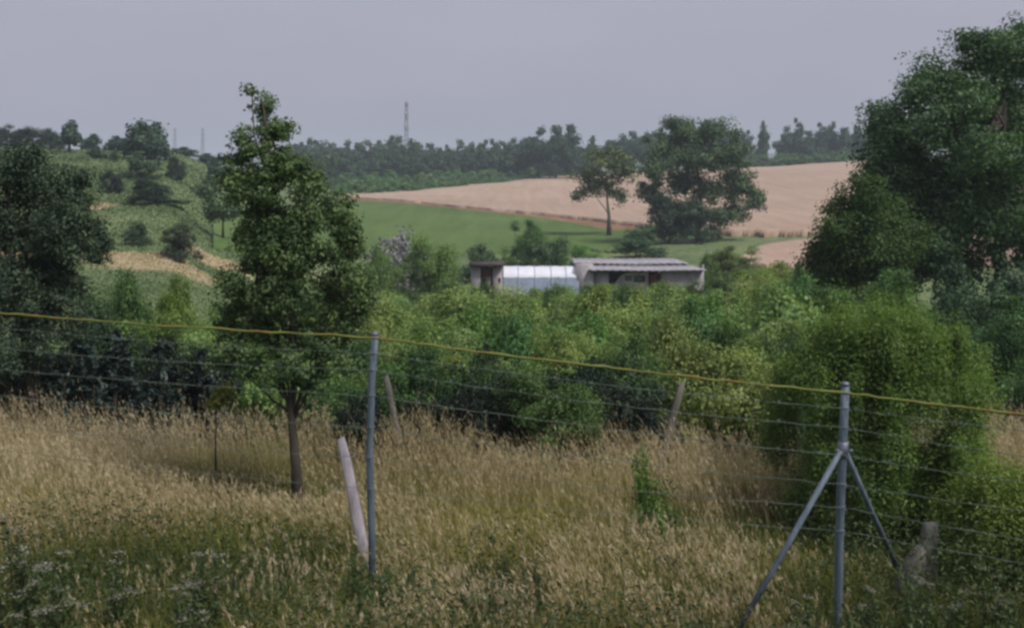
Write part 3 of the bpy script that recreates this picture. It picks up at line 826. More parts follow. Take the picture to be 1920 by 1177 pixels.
for (px, top, d, w) in [(1165, 250, 300, .8), (1185, 243, 290, .8), (1210, 248, 285, .9), (1235, 242, 290, .9), (1262, 232, 285, .9), (1290, 226, 285, .9), (1322, 226, 290, .9), (1352, 236, 290, .85), (1378, 244, 292, .8), (1400, 246, 300, .8)]:
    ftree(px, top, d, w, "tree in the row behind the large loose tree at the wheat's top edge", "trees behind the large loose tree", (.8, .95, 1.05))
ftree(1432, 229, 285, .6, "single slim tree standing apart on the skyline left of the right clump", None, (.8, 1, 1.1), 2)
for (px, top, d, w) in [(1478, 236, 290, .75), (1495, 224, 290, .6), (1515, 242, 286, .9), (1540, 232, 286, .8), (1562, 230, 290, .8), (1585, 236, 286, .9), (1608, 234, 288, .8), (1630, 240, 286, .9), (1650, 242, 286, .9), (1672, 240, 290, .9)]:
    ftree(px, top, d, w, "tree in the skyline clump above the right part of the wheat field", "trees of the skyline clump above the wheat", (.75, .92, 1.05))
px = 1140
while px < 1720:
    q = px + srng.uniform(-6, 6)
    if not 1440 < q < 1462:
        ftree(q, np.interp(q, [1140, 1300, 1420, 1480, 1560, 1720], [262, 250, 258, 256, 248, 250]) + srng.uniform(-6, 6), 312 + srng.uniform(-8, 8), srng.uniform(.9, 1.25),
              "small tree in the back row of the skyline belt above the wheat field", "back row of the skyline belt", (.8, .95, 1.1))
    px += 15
# hedge in front of the wood and along the top of the wheat
hp = [(650, 330), (700, 322), (780, 326), (860, 322), (920, 318), (1000, 312), (1060, 310), (1130, 305), (1380, 296), (1500, 290), (1680, 283)]
hb = [(650, 362), (1060, 331), (1400, 315), (1680, 300)]
px = 640
while px < 1690:
    q = px + srng.uniform(-5, 5)
    top = np.interp(q, [a for a, b in hp], [b for a, b in hp]) + srng.uniform(-4, 5)
    d = float(np.interp(q, [650, 900, 1060, 1680], [205, 240, 268, 268]))
    if q < 1120 or q > 1370:
        shrub(P_far, q, top, srng.uniform(34, 56), d, "hedge shrub along the top edge of the wheat field", "hedge along the top of the wheat field", jit((1.5, 1.7, 1.15), .15))
    if q < 1000:
        shrub(P_far, q + 8, top + 14, srng.uniform(34, 56), d - 8, "low hedge shrub at the foot of the wood beside the green field", "low hedge at the foot of the wood", jit((1.6, 1.9, 1.1), .15))
    px += 17

# remove the prototypes (only their copies stay)
for pr in PROTOS + P_for:
    for ch in list(pr.children):
        bpy.data.objects.remove(ch)
    bpy.data.objects.remove(pr)

# ------------------------------------------------------------------ fence
def grade(px, d): return Hf((px - 960) / F * d, d)
fence = thing("wire_fence", ground_at(700, 7.7), "wire fence of galvanised posts and strands under a yellow green top wire", "fence")
FO = np.array(fence.location)
def fl(p): return np.array(p) - FO
POST1 = [px2w(703, 628, 7.7), px2w(697, 720, 7.7), px2w(693, 850, 7.7), px2w(697, 1000, 7.7)]
POST1.append((POST1[-1][0] + .01, 7.7, -.3))
POST2 = [px2w(1585, 722, 7.0), px2w(1580, 840, 7.0), px2w(1574, 1000, 7.0), px2w(1571, 1170, 7.0)]
POST2.append((POST2[-1][0] - .005, 7.0, -.35))
def post(pts, r):
    b = MB(); b.tube([fl(p) for p in pts], r, 10)
    return b.build("post", M_steel, fence, smooth=True)
p1 = post(POST1, .026); p2 = post(POST2, .027)
pl = post([(-4.75, 9.1, 1.93), (-4.76, 9.1, -.3)], .026)
pr_ = post([(4.9, 6.2, 1.5), (4.9, 6.2, -.4)], .026)
# braces with clamps
j2 = np.array(px2w(1580, 842, 7.0))
footL = np.array([1.30, 7.0, Hf(1.30, 7.0) - .10]); footR = np.array(px2w(1682, 1062, 7.75))
for (a, f_) in ((j2 + [-.02, -.03, 0], footL), (j2 + [.02, .03, -.01], footR)):
    b = MB(); b.tube([fl(a), fl((a + f_) / 2 + np.array([0, 0, -.012])), fl(f_)], .019, 8)
    b.build("brace", M_steel, fence, smooth=True)
b = MB(); b.tube([fl(j2 + [.004, 0, .05]), fl(j2 + [-.002, 0, -.05])], .034, 10)
for s_ in (-1, 1): b.tube([fl(j2 + [s_ * .03, -.03, .0]), fl(j2 + [s_ * .055, -.03, .0])], .009, 6)
b.build("clamp", M_clamp, fence)
b = MB(); t1 = np.array(POST1[0]); b.tube([fl(t1 + [0, 0, .0]), fl(t1 + [0, 0, .02])], [.029, .02], 10); b.build("cap", M_clamp, p1)
b = MB(); t1 = np.array(POST2[0]); b.tube([fl(t1 + [0, 0, .0]), fl(t1 + [0, 0, .02])], [.030, .02], 10); b.build("cap", M_clamp, p2)
# strands: photo rows at left edge, first post, second post, right edge
ST_ = [(585, 631, 734, 772), (612, 661, 763, 799), (648, 692, 799, 845), (690, 741, 852, 899), (738, 800, 905, 950), (790, 856, 948, 1000), (840, 915, 992, 1050)]
ST_px = (0, 700, 1580, 1920); ST_d = (8.86, 7.68, 6.98, 6.48)
rngw = np.random.default_rng(3)
for (pp, prow, pcol) in ((p1, 1, POST1), (p2, 2, POST2)):
    for rows in ST_:
        z = CAMZ - (rows[prow] - HZ) / F * (7.7, 7.0)[prow - 1]
        P_ = np.array(pcol); xx = np.interp(z, P_[::-1, 2], P_[::-1, 0])
        b = MB()
        th_ = np.linspace(0, 2 * pi, 13)
        b.tube([fl((xx + .0285 * cos(a), P_[0, 1] + .0285 * sin(a), z + .003 * sin(3 * a))) for a in th_], .0035, 5)
        b.tube([fl((xx + .006, P_[0, 1] - .03, z)), fl((xx + .03, P_[0, 1] - .04, z - .02))], .003, 5)
        b.build("tie", M_clamp, pp)
for i, rows in enumerate(ST_):
    P = [np.array(px2w(a, b_, c)) for a, b_, c in zip(ST_px, rows, ST_d)]
    P[1] = P[1] + [0, -.03, 0]; P[2] = P[2] + [0, -.035, 0]
    Lx = P[0] + (P[0] - P[1]) * .19
    Rx = P[3] + (P[3] - P[2]) * 1.6
    pts = []
    for a, b_ in ((Lx, P[1]), (P[1], P[2]), (P[2], Rx)):
        for t in np.linspace(0, 1, 40)[:-1]:
            q = a * (1 - t) + b_ * t
            q = q + np.array([0, 0, -.018 * (1 + .5 * (i % 3)) * 4 * t * (1 - t)]) + rngw.normal(0, .0025 if i else .003, 3)
            pts.append(fl(q))
    pts.append(fl(Rx))
    b = MB()
    b.tube(pts, (.0055 + rngw.uniform(0, .0058, len(pts))) if i == 0 else .0017 + .0006 * rngw.random(len(pts)), 5)
    if i in (1, 2, 3):                       # barbs twisted onto the strand
        for k in range(4, len(pts) - 3, 3):
            p_ = np.array(pts[k])
            b.tube([p_ + [-.010, 0, .016], p_ + [.010, 0, -.016]], .0015, 4)
            b.tube([p_ + [.010, .004, .016], p_ + [-.010, -.004, -.016]], .0015, 4)
    w_ = b.build("wire", M_wire_top if i == 0 else M_wire, fence, smooth=True)
    if i == 0: w_['label'] = "thick yellow green top wire with rusty spots"

# old posts and stumps in the meadow
def lean_post(name, label, top, bot, dt, db, w, th, mat, cat="post", ztop=None):
    a = np.array(px2w(*bot, db)); b_ = np.array(px2w(*top, dt))
    g = Hf(a[0], a[1])
    ax = unit(b_ - a)
    a = a - ax * ((a[2] - g + .12) / max(ax[2], .3)) if a[2] > g - .1 else a
    sx = unit(np.cross(ax, [0, 1.0, 0])); sy = np.cross(sx, ax)
    rng = np.random.default_rng(int(top[0]))
    n = 9; vs = []; q = []
    oct_ = [(1, .7), (.7, 1), (-.7, 1), (-1, .7), (-1, -.7), (-.7, -1), (.7, -1), (1, -.7)]
    for k in range(n):
        t = k / (n - 1); c = a * (1 - t) + b_ * t + sx * rng.normal(0, .002)
        f = 1 - .12 * t - (.25 if k == n - 1 else 0)
        for (u, v_) in oct_:
            vs.append(c + sx * u * w / 2 * f + sy * v_ * th / 2 * f + rng.normal(0, .0015, 3) - (ax * .0 if k < n - 1 else ax * .008 * u))
    for k in range(n - 1):
        for j in range(8):
            q.append([k * 8 + j, k * 8 + (j + 1) % 8, (k + 1) * 8 + (j + 1) % 8, (k + 1) * 8 + j])
    vs = np.array(vs)
    t_ = [[(n - 1) * 8, (n - 1) * 8 + j, (n - 1) * 8 + j + 1] for j in range(1, 7)]
    org = np.array([a[0], a[1], g])
    o = link_mesh(name, vs - org, [np.array(q), np.array(t_)], mat)
    o.location = org
    return tag(o, label, cat)
lean_post("leaning_post", "pale lilac grey post leaning steeply beside the first fence post", (640, 822), (690, 1075), 8.55, 8.15, .085, .07, M_pale_post)
lean_post("leaning_post", "thin weathered post leaning left at the far edge of the meadow", (724, 705), (740, 785), 12.2, 12.1, .075, .06, M_old_post)
lean_post("leaning_post", "grey post leaning right at the thicket edge with a pale foot", (1280, 715), (1246, 842), 11.5, 11.35, .075, .06, M_old_post)
lean_post("concrete_stump", "short square concrete stump beside the low shrub on the right", (1745, 978), (1741, 1080), 8.2, 8.1, .135, .12, M_conc, "stump")

# broken concrete footing under the right brace
rng = np.random.default_rng(9)
th = np.linspace(0, 2 * pi, 14, endpoint=False)
vs = []; q = []
cz = Hf(footR[0] + .06, 7.75) + .08
for k, (f, hh) in enumerate([(1.0, -.1), (1.05, .1), (.9, .22), (.68, .32), (.35, .40)]):
    for a in th:
        rr = f * .115 * (1 + rng.normal(0, .09))
        vs.append((rr * cos(a) * .8 + .035 * k, rr * sin(a) * .8, hh + rng.normal(0, .012)))
nn = len(th)
for k in range(4):
    for j in range(nn): q.append([k * nn + j, k * nn + (j + 1) % nn, (k + 1) * nn + (j + 1) % nn, (k + 1) * nn + j])
vs.append((.14, 0, .42)); tt = [[5 * nn, 4 * nn + j, 4 * nn + (j + 1) % nn] for j in range(nn)]
o = link_mesh("concrete_footing", np.array(vs), [np.array(q), np.array(tt)], M_conc)
o.location = (footR[0] + .03, 7.75, cz)
tag(o, "rough broken lump of concrete at the foot of the right brace", "footing")

# ------------------------------------------------------------------ huts
D = 55.0
def hx(px): return (px - 960) / F * D
def hz(py, y=0.0): return CAMZ - (py - HZ) / F * (D + y)
M_plaster = noisy_mat("lilac_plaster", [(.3, lin(.20, .18, .20)), (.5, lin(.36, .325, .36)), (.72, lin(.45, .405, .45))], 2.2, stretch=(1, 1, .4), bump=.1)
M_block = noisy_mat("pale_blockwork", [(.3, lin(.15, .138, .14)), (.5, lin(.28, .26, .27)), (.72, lin(.38, .355, .365))], 2.2, stretch=(1, 1, .5), bump=.15)
M_rust = noisy_mat("rusty_door", [(.3, lin(.08, .030, .020)), (.7, lin(.26, .10, .06))], 4, stretch=(3, 3, .5), bump=.2)
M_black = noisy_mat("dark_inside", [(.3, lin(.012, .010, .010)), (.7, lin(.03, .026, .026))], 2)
M_roof = noisy_mat("grey_sheet_roof", [(.3, lin(.20, .195, .22)), (.7, lin(.37, .355, .40))], 2.5, stretch=(2.5, .4, 1), bump=.15)
M_tar = noisy_mat("tarred_roof", [(.3, lin(.03, .022, .022)), (.7, lin(.085, .065, .06))], 3)
M_film = noisy_mat("white_tunnel_film", [(.3, lin(.55, .57, .66)), (.7, lin(.72, .73, .80))], 1.2, rough=.4)
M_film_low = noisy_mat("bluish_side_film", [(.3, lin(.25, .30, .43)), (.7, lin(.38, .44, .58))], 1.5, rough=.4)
M_glass = noisy_mat("dusty_glass", [(.3, lin(.04, .05, .07)), (.7, lin(.11, .13, .16))], 2, rough=.15, spec=.6)
def hut(name, px, label, cat):
    x = hx(px); return thing(name, (x, D, Hf(x, D)), label, cat)
def hb_(parent, name, mat, px0, px1, r0, r1, y0, y1, label=None):
    """box: photo columns/rows at the front plane, y0..y1 metres behind it"""
    lo = np.array(parent.location); b = MB()
    z0 = lo[2] - .15 if r1 is None else hz(r1, y0)
    b.box(hx(px0) - lo[0], hx(px1) - lo[0], y0, y1, z0 - lo[2], hz(r0, y0) - lo[2])
    o = b.build(name, mat, parent)
    if label: o['label'] = label
    return o
# left shed
sh = hut("small_shed", 912, "small pale shed with a rusty brown doorway under a dark flat roof", "shed")
hb_(sh, "wall", M_plaster, 883, 901, 500, None, 0, 2.6)
hb_(sh, "wall", M_plaster, 924, 942, 500, None, 0, 2.6)
hb_(sh, "wall", M_plaster, 901.2, 923.8, 500, None, 2.4, 2.58)
hb_(sh, "door", M_rust, 901.3, 923.7, 501, None, .25, .33)
hb_(sh, "door_panel", M_block, 910, 921, 519, 548, .12, .2)
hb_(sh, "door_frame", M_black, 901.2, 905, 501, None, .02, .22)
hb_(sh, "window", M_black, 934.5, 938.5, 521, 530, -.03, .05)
b = MB(); lo = np.array(sh.location)
v = np.array([[hx(880) - lo[0], -.35, hz(498) - lo[2]], [hx(946) - lo[0], -.35, hz(496.5) - lo[2]], [hx(946) - lo[0], 2.9, hz(492.5, 2.9) - lo[2]], [hx(880) - lo[0], 2.9, hz(493.5, 2.9) - lo[2]]])
v = np.concatenate([v, v + [0, 0, .09]])
b.add(v, [[0, 3, 2, 1], [4, 5, 6, 7], [0, 1, 5, 4], [1, 2, 6, 5], [2, 3, 7, 6], [3, 0, 4, 7]]); b.build("roof", M_tar, sh)
# polytunnel
tn = hut("polytunnel", 1015, "long low white plastic tunnel between the two sheds", "polytunnel")
lo = np.array(tn.location)
def arc_strip(x0, x1, pts, mat, name, nx=24, sag=.02):
    xs = np.linspace(x0, x1, nx); v = []
    for i, xx in enumerate(xs):
        s_ = -sag * abs(sin(i * pi / 4.0)) if i % 4 else 0
        for (yy, zz) in pts: v.append((xx, yy, zz + s_))
    m_ = len(pts); q = [[i * m_ + j, (i + 1) * m_ + j, (i + 1) * m_ + j + 1, i * m_ + j + 1] for i in range(nx - 1) for j in range(m_ - 1)]
    return link_mesh(name, np.array(v), np.array(q), mat, tn, smooth=True)
zt = hz(501) - lo[2]; zs = hz(520) - lo[2]
hw_ = 1.3
zt = zt - .06
up_ = [(hw_ - hw_ * cos(t), zs + (zt - zs) * sin(t)) for t in np.linspace(0, pi, 15)]
arc_strip(hx(944) - lo[0], hx(1086) - lo[0], up_, M_film, "cover")
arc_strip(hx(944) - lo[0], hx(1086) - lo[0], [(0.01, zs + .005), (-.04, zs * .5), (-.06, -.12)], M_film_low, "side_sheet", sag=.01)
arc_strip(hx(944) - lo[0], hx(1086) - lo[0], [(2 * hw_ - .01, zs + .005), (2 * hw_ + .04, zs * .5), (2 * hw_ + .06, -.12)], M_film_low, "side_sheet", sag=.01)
for xx in (hx(944) - lo[0], hx(1086) - lo[0]):
    v = [(xx, a, c) for a, c in up_] + [(xx, 2 * hw_, -.1), (xx, 0, -.1)]
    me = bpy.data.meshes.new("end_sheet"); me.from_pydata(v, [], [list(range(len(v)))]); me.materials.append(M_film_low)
    e = bpy.data.objects.new("end_sheet", me); COL.objects.link(e); e.parent = tn
for px in (972, 1003, 1034, 1062):
    b = MB(); x_ = hx(px) - lo[0]
    b.tube([(x_, -.07, -.1), (x_, -.045, zs * .6), (x_, 0, zs)] + [(x_, a - .01, c + .004) for a, c in up_[1:]], .018, 5)
    b.build("hoop", M_film_low, tn)
# long shed
ls = hut("long_shed", 1200, "long low shed with grey two tier roof and dark open front", "shed")
lo = np.array(ls.location)
hb_(ls, "wall", M_block, 1081, 1113, 497, None, 0, 1.6)
hb_(ls, "wall", M_block, 1241, 1318, 508, None, 0.02, 3.6)
hb_(ls, "back_wall", M_black, 1113.2, 1240.8, 505, None, 3.2, 3.35)  # near-black wall, the shade of the interior put into its colour
hb_(ls, "lintel", M_tar, 1113.2, 1240.8, 506.5, 509.5, .02, .18)
hb_(ls, "post", M_tar, 1113.3, 1115.2, 509.6, None, .02, .16)
hb_(ls, "wall_panel", M_plaster, 1115.5, 1142, 510.5, None, .2, .28)
# pale inner panel with a sloping left shoulder and two windows
zp = [hz(r) - lo[2] for r in (533, 521, 514, 513)]
poly = [(hx(1150) - lo[0], -.1), (hx(1156) - lo[0], zp[0]), (hx(1164) - lo[0], zp[1]), (hx(1174) - lo[0], zp[2]), (hx(1190) - lo[0], zp[3]), (hx(1219) - lo[0], zp[3]), (hx(1219) - lo[0], -.1)]
v = [(a, .6, c) for a, c in poly] + [(a, .75, c) for a, c in poly]; k = len(poly)
me = bpy.data.meshes.new("wall_panel"); me.from_pydata(v, [], [list(range(k)), list(range(2 * k - 1, k - 1, -1))] + [[(i + 1) % k, i, i + k, (i + 1) % k + k] for i in range(k)])
me.materials.append(M_plaster); wp = bpy.data.objects.new("wall_panel", me); COL.objects.link(wp); wp.parent = ls
hb_(ls, "window", M_glass, 1174, 1186, 517.5, 526, .56, .62)
hb_(ls, "window", M_glass, 1191, 1212, 517, 529, .56, .62)
hb_(ls, "door", M_rust, 1221, 1238, 514, None, .35, .42, "dark rusty door at the right of the open front")
def roof_slab(px0, px1, rf, rb, y0, y1, th_, mat, nm, px0b=None, px1b=None):
    nx = 64; xs = np.linspace(0, 1, nx); v = []
    for t_ in (0, 1):
        for s_ in xs:
            for (yy, rr, a0, a1) in ((y0, rf, px0, px1), (y1, rb, px0b or px0, px1b or px1)):
                v.append((hx(a0 + (a1 - a0) * s_) - lo[0], yy, hz(rr, yy) - lo[2] - t_ * th_ + .018 * sin(s_ * nx * 1.57) + .012 * sin(s_ * 9)))
    q = []
    for i in range(nx - 1):
        a = i * 2; b_ = nx * 2 + i * 2
        q += [[a, a + 2, a + 3, a + 1], [b_, b_ + 1, b_ + 3, b_ + 2], [a, b_, b_ + 2, a + 2], [a + 1, a + 3, b_ + 3, b_ + 1]]
    e = (nx - 1) * 2; q += [[0, 1, nx * 2 + 1, nx * 2], [e, nx * 2 + e, nx * 2 + e + 1, e + 1]]
    return link_mesh(nm, np.array(v), np.array(q), mat, ls)
roof_slab(1104, 1322, 505.5, 497, -.3, 1.6, .07, M_roof, "roof", 1100, 1303)
hb_(ls, "fascia", M_tar, 1086, 1296, 493.5, 496.2, 1.66, 1.8)
roof_slab(1079, 1298, 493, 484, 1.4, 4.4, .07, M_roof, "roof", 1079, 1286)
b = MB(); b.tube([(hx(1320) - lo[0], .3, 0), (hx(1320) - lo[0], .3, hz(497) - lo[2])], .05, 8); b.build("drainpipe", M_roof, ls)

# ------------------------------------------------------------------ masts on the horizon
M_mast = noisy_mat("mast_steel", [(.3, lin(.10, .09, .11)), (.7, lin(.16, .15, .17))], 1.0)
M_mast_pale = noisy_mat("mast_pale", [(.3, lin(.22, .28, .36)), (.7, lin(.32, .38, .46))], 1.0)
def mast(px, top, d, w0, w1, label, panels=True, arms=False):
    x, y, z = ground_at(px, d)
    h = CAMZ - (top - HZ) / F * d - z
    t = thing("radio_mast" if panels else "pylon", (x, y, z), label, "mast" if panels else "pylon")
    b = MB(); n = 14
    for sx_, sy_ in ((-1, -1), (1, -1), (1, 1), (-1, 1)):
        b.tube([(sx_ * w0, sy_ * w0, -1), (sx_ * w1, sy_ * w1, h)], .09 if panels else .12, 5)
    for k in range(n):
        f0, f1 = k / n, (k + 1) / n
        a0 = w0 + (w1 - w0) * f0; a1 = w0 + (w1 - w0) * f1
        for (p_, q_) in (((-1, -1), (1, -1)), ((1, -1), (1, 1)), ((1, 1), (-1, 1)), ((-1, 1), (-1, -1))):
            b.tube([(p_[0] * a0, p_[1] * a0, f0 * h), (q_[0] * a1, q_[1] * a1, f1 * h)], .06, 4)
            b.tube([(q_[0] * a0, q_[1] * a0, f0 * h), (p_[0] * a1, p_[1] * a1, f1 * h)], .06, 4)
    b.build("lattice", M_mast if panels else M_mast, t)
    if panels:
        for (f0, f1, r) in ((.60, .70, .85), (.76, .84, .62), (.93, 1.0, .62)):
            b = MB()
            for k in range(3):
                a = 2 * pi * k / 3 + .4
                b.tube([(r * cos(a), r * sin(a), f0 * h), (r * cos(a), r * sin(a), f1 * h)], .22, 6)
            b.tube([(0, 0, f0 * h), (0, 0, f0 * h + .12)], r * 1.1, 10)
            b.build("antenna_panel", M_mast_pale if f0 < .7 else M_mast, t)
        b = MB(); b.tube([(0, 0, h), (0, 0, h * 1.05)], .06, 5); b.build("spike", M_mast, t)
    if arms:
        b = MB()
        for f in (.72, .84, .95):
            b.tube([(-2.4, 0, f * h), (2.4, 0, f * h)], .12, 4)
        b.build("crossarm", M_mast, t)
mast(762, 192, 480, .85, .5, "slim tall lattice radio mast rising above the wood on the skyline")
mast(328, 240, 900, 1.6, .35, "faint thin pylon on the skyline right of the hilltop trees, the left one of two", False, True)
mast(380, 240, 850, 1.6, .35, "faint thin pylon on the skyline nearest the young meadow tree", False, True)

# ------------------------------------------------------------------ meadow grass
def blades(x, y, h, w, rng, lean, bend, zoff=0.0, ztop=None):
    """each blade: two-segment tapered strip"""
    n = len(x); z = H(x, y) - .02 + zoff
    a = rng.uniform(0, 2 * pi, n)
    side = np.stack([np.cos(a), np.sin(a), np.zeros(n)], 1)
    la = rng.normal(lean[0], lean[1], n); lb = rng.normal(0, lean[1], n)
    base = np.stack([x, y, z], 1)
    d1 = np.stack([la * .5, lb * .5, np.ones(n)], 1); d2 = np.stack([la + bend * np.sign(la) * rng.random(n), lb + rng.normal(0, bend * .4, n), np.full(n, .85)], 1)
    mid = base + d1 * (h * .55)[:, None]; tip = mid + d2 * (h * .45)[:, None]
    ww = w[:, None] * side
    v = np.stack([base - ww * .5, base + ww * .5, mid + ww * .42, mid - ww * .42, tip], 1)
    k = np.arange(n)[:, None] * 5
    q = k + np.array([[0, 1, 2, 3]]); t = k + np.array([[3, 2, 4]])
    return v.reshape(-1, 3), q, t, mid, tip

def scatter(n, rng, x0, x1, y0, y1):
    """scatter over the meadow, denser towards the camera"""
    y = y0 * (y1 / y0) ** rng.random(n)
    hw = .52 * y + .6
    x = rng.uniform(-1, 1, n) * hw
    ok = (x > x0) & (x < x1)
    return x[ok], y[ok]

rng = np.random.default_rng(77)
def edge_far(x):       # far limit of the meadow
    return np.interp(x, [-8, -5, -2, 0, 2.0, 3, 5, 8], [13.6, 13.4, 12.6, 12.0, 11.6, 11.2, 12.2, 13])
def weedy(x, y):
    """0..1: how far dark weeds take over from dry grass"""
    w = np.zeros_like(x)
    for (cx, cy, sx, sy, k) in [(-3.0, 8.0, 1.5, .62, 1.0), (-1.75, 7.75, .6, .45, .8), (-.1, 7.7, .45, .5, .95), (-.75, 7.3, .5, .35, .8), (1.0, 7.6, .7, .4, .6), (2.9, 7.2, 1.1, 1.2, 1.0), (-2.6, 7.2, 1.8, .5, .75), (.3, 8.6, .5, .3, .45), (-2.2, 10.3, .8, .5, .4), (1.6, 6.8, .8, .7, .55), (4.2, 8, 1.5, 2.0, .8), (.5, 6.6, .8, .5, .6), (1.28, 9.2, .26, .5, .9), (-1.0, 6.3, 1.2, .55, .85), (0, 6.2, 1.5, .6, .95), (-3, 6.0, 1.6, .4, .75), (1.2, 6.2, 1.2, .6, .8), (3.2, 6.4, 1.5, .8, .9), (3.1, 9.0, 1.1, .55, .85)]:
        w = np.maximum(w, k * np.exp(-(((x - cx) / sx) ** 2 + ((y - cy) / sy) ** 2)))
    return np.clip(w * 1.15 + (nz2(x, y, .5, 31) - .5) * .35, 0, 1)

# short olive grass underneath
x, y = scatter(170000, rng, -9, 9, 4.6, 14.5)
ok = y < edge_far(x) + 1.5
x, y = x[ok], y[ok]
n_ = len(x); patch = nz2(x, y, 1.1, 21)
h = rng.uniform(.08, .30, n_) * (.7 + .6 * patch)
v, q, t, _, _ = blades(x, y, h, rng.uniform(.006, .012, n_), rng, (-.05, .3), .5)
tint = np.clip(.50 + .6 * (nz2(x, y, 1.6, 22) - .45) - .32 * weedy(x, y) + rng.normal(0, .15, n_), 0, 1)
tag(link_mesh("green_grass", v, [q, t], M_grass, attrs={'tint': ('FACE', np.concatenate([tint, tint]))}), "short olive green grass growing under the dry stalks of the meadow", "grass", kind='stuff')

# tall dry stalks with feathery heads
def dry_grass(name, label, n, hrange, y0, y1, seed, dens, headn=5, lean=(-.12, .2)):
    rng = np.random.default_rng(seed)
    x, y = scatter(n, rng, -9.5, 9.5, y0, y1)
    p_ = dens(x, y)
    ok = (rng.random(len(x)) < p_) & (y < edge_far(x) + .3)
    x, y = x[ok], y[ok]; m_ = len(x)
    pt = nz2(x, y, .9, seed + 1)
    h = rng.uniform(*hrange, m_) * (.65 + .7 * pt) * np.interp(edge_far(x) - y, [0, .8, 2.2, 3.5, 5], [1.15, 1.1, .78, .6, .7]) * np.where(rng.random(m_) < .04, 1.35, 1) * (1 - .6 * np.exp(-(((x + 1.05) / .4) ** 2 + ((y - 7.4) / .8) ** 2))) * (1 - .5 * weedy(x, y))
    ld = lean[0] + (nz2(x, y, 1.5, seed + 2) - .5) * .5
    v, q, t, mid, tip = blades(x, y, h, rng.uniform(.002, .0045, m_), rng, (0, lean[1]), .14)
    # lean by patch: shear with height
    dz = (v.reshape(m_, 5, 3)[:, :, 2] - H(x, y)[:, None])
    vv = v.reshape(m_, 5, 3).copy(); vv[:, :, 0] += ld[:, None] * dz * dz / np.maximum(h, .1)[:, None]
    tip = vv[:, 4]; mid = (vv[:, 2] + vv[:, 3]) / 2
    tn_ = np.clip(.58 + .45 * (nz2(x, y, 1.3, seed + 3) - .5) + rng.normal(0, .16, m_), 0, 1)
    # heads
    f = rng.uniform(.55, 1.05, (m_, headn))
    c = (mid[:, None] * (1 - f[..., None]) + tip[:, None] * f[..., None]).reshape(-1, 3) + rng.normal(0, .006, (m_ * headn, 3))
    sd = np.repeat(unit(tip - mid), headn, axis=0)
    hv, hq = leaf_geo(c, .042, rng, up=0, asp=.12, tdir=sd)
    tt = np.concatenate([tn_ - .1, tn_ - .1])
    nv = m_ * 5
    # faces must be ordered quads first: stalk quads, head quads, then tris
    allq = np.concatenate([q, hq + nv])
    ht = np.repeat(tn_, headn) + .12 + rng.normal(0, .1, m_ * headn)
    tint = np.clip(np.concatenate([tn_ - .1, ht, tn_ - .1]), 0, 1)
    return tag(link_mesh(name, np.concatenate([vv.reshape(-1, 3), hv]), [allq, t], M_dry, attrs={'tint': ('FACE', tint)}), label, "grass", kind='stuff')
dry_grass("dry_grass", "tall dry tan meadow grass with feathery seed heads swaying left", 115000, (.34, .66), 4.8, 14.0, 301,
          lambda x, y: np.clip(.9 - 1.25 * weedy(x, y) - 1.0 * np.exp(-(((x + .4) / 2.6) ** 2 + ((y - 9.0) / 1.1) ** 2)) * (nz2(x, y, 1.0, 41)), .02, 1) * np.clip(.35 + 1.1 * nz2(x, y, .8, 47), 0, 1))
dry_grass("seed_stalks", "coarse pale brown seed stalks sticking out of the roadside weeds", 5200, (.55, .85), 4.8, 8.2, 351,
          lambda x, y: np.clip(.9 * (nz2(x, y, .35, 43) > .62) * (x < .2) + .12, 0, 1), headn=12, lean=(-.1, .12))

# leafy weeds: ground cover
x, y = scatter(120000, rng, -7, 7, 4.8, 11.5)
w_ = weedy(x, y); ok = rng.random(len(x)) < w_ ** 1.4
x, y, w_ = x[ok], y[ok], w_[ok]
hh = rng.random(len(x)) ** .8 * (.18 + .42 * w_ * (.5 + nz2(x, y, .4, 51)))
c = np.stack([x, y, H(x, y) + hh], 1)
v, q = leaf_geo(c, .038, rng, up=.5, asp=.32)
tint = np.clip(.36 + .5 * (nz2(x, y, .45, 52) - .5) + rng.normal(0, .17, len(x)) + .15 * (hh > .35), 0, 1)
tag(link_mesh("weeds", v, q, M_weed, attrs={'tint': ('FACE', tint)}), "dark leafy weeds spreading along the foot of the fence", "weeds", kind='stuff')

# hillside and valley tufts
x = []; y = []
rg = np.random.default_rng(88)
dd = 26 * (140 / 26) ** rg.random(150000)
pxx = rg.uniform(-150, 560, len(dd))
x = (pxx - 960) / F * dd; y = dd
dn = dryness(x, y)
z = H(x, y)
s_ = np.clip(.0026 * dd, .07, .3)
c = np.stack([x, y, z + s_ * .25], 1)
keep = rg.random(len(x)) < .35 + .5 * nz2(x, y, 4, 61)
def sub(mask, nm, mat, lab, tn0):
    v, q = leaf_geo(c[mask], 1.0, rg, up=.3, asp=.5)
    # scale each leaf about its centre
    vv = v.reshape(-1, 4, 3); cen = c[mask][:, None]; vv = cen + (vv - cen) * s_[mask][:, None, None]
    tint = np.clip(tn0 + .6 * (nz2(x[mask], y[mask], 5, 62) - .5) + rg.normal(0, .08, mask.sum()), 0, 1)
    tag(link_mesh(nm, vv.reshape(-1, 3), q, mat, attrs={'tint': ('FACE', tint)}), lab, "grass", kind='stuff')
dsel = dn > .15 + .7 * rg.random(len(dn))
sub(keep & ~dsel, "hillside_grass", M_hillgrass, "rough green grass tufts covering the left hillside", .45)
sub(keep & dsel, "hillside_dry_grass", M_dry, "dry tan grass tufts in patches on the left hillside", .64)

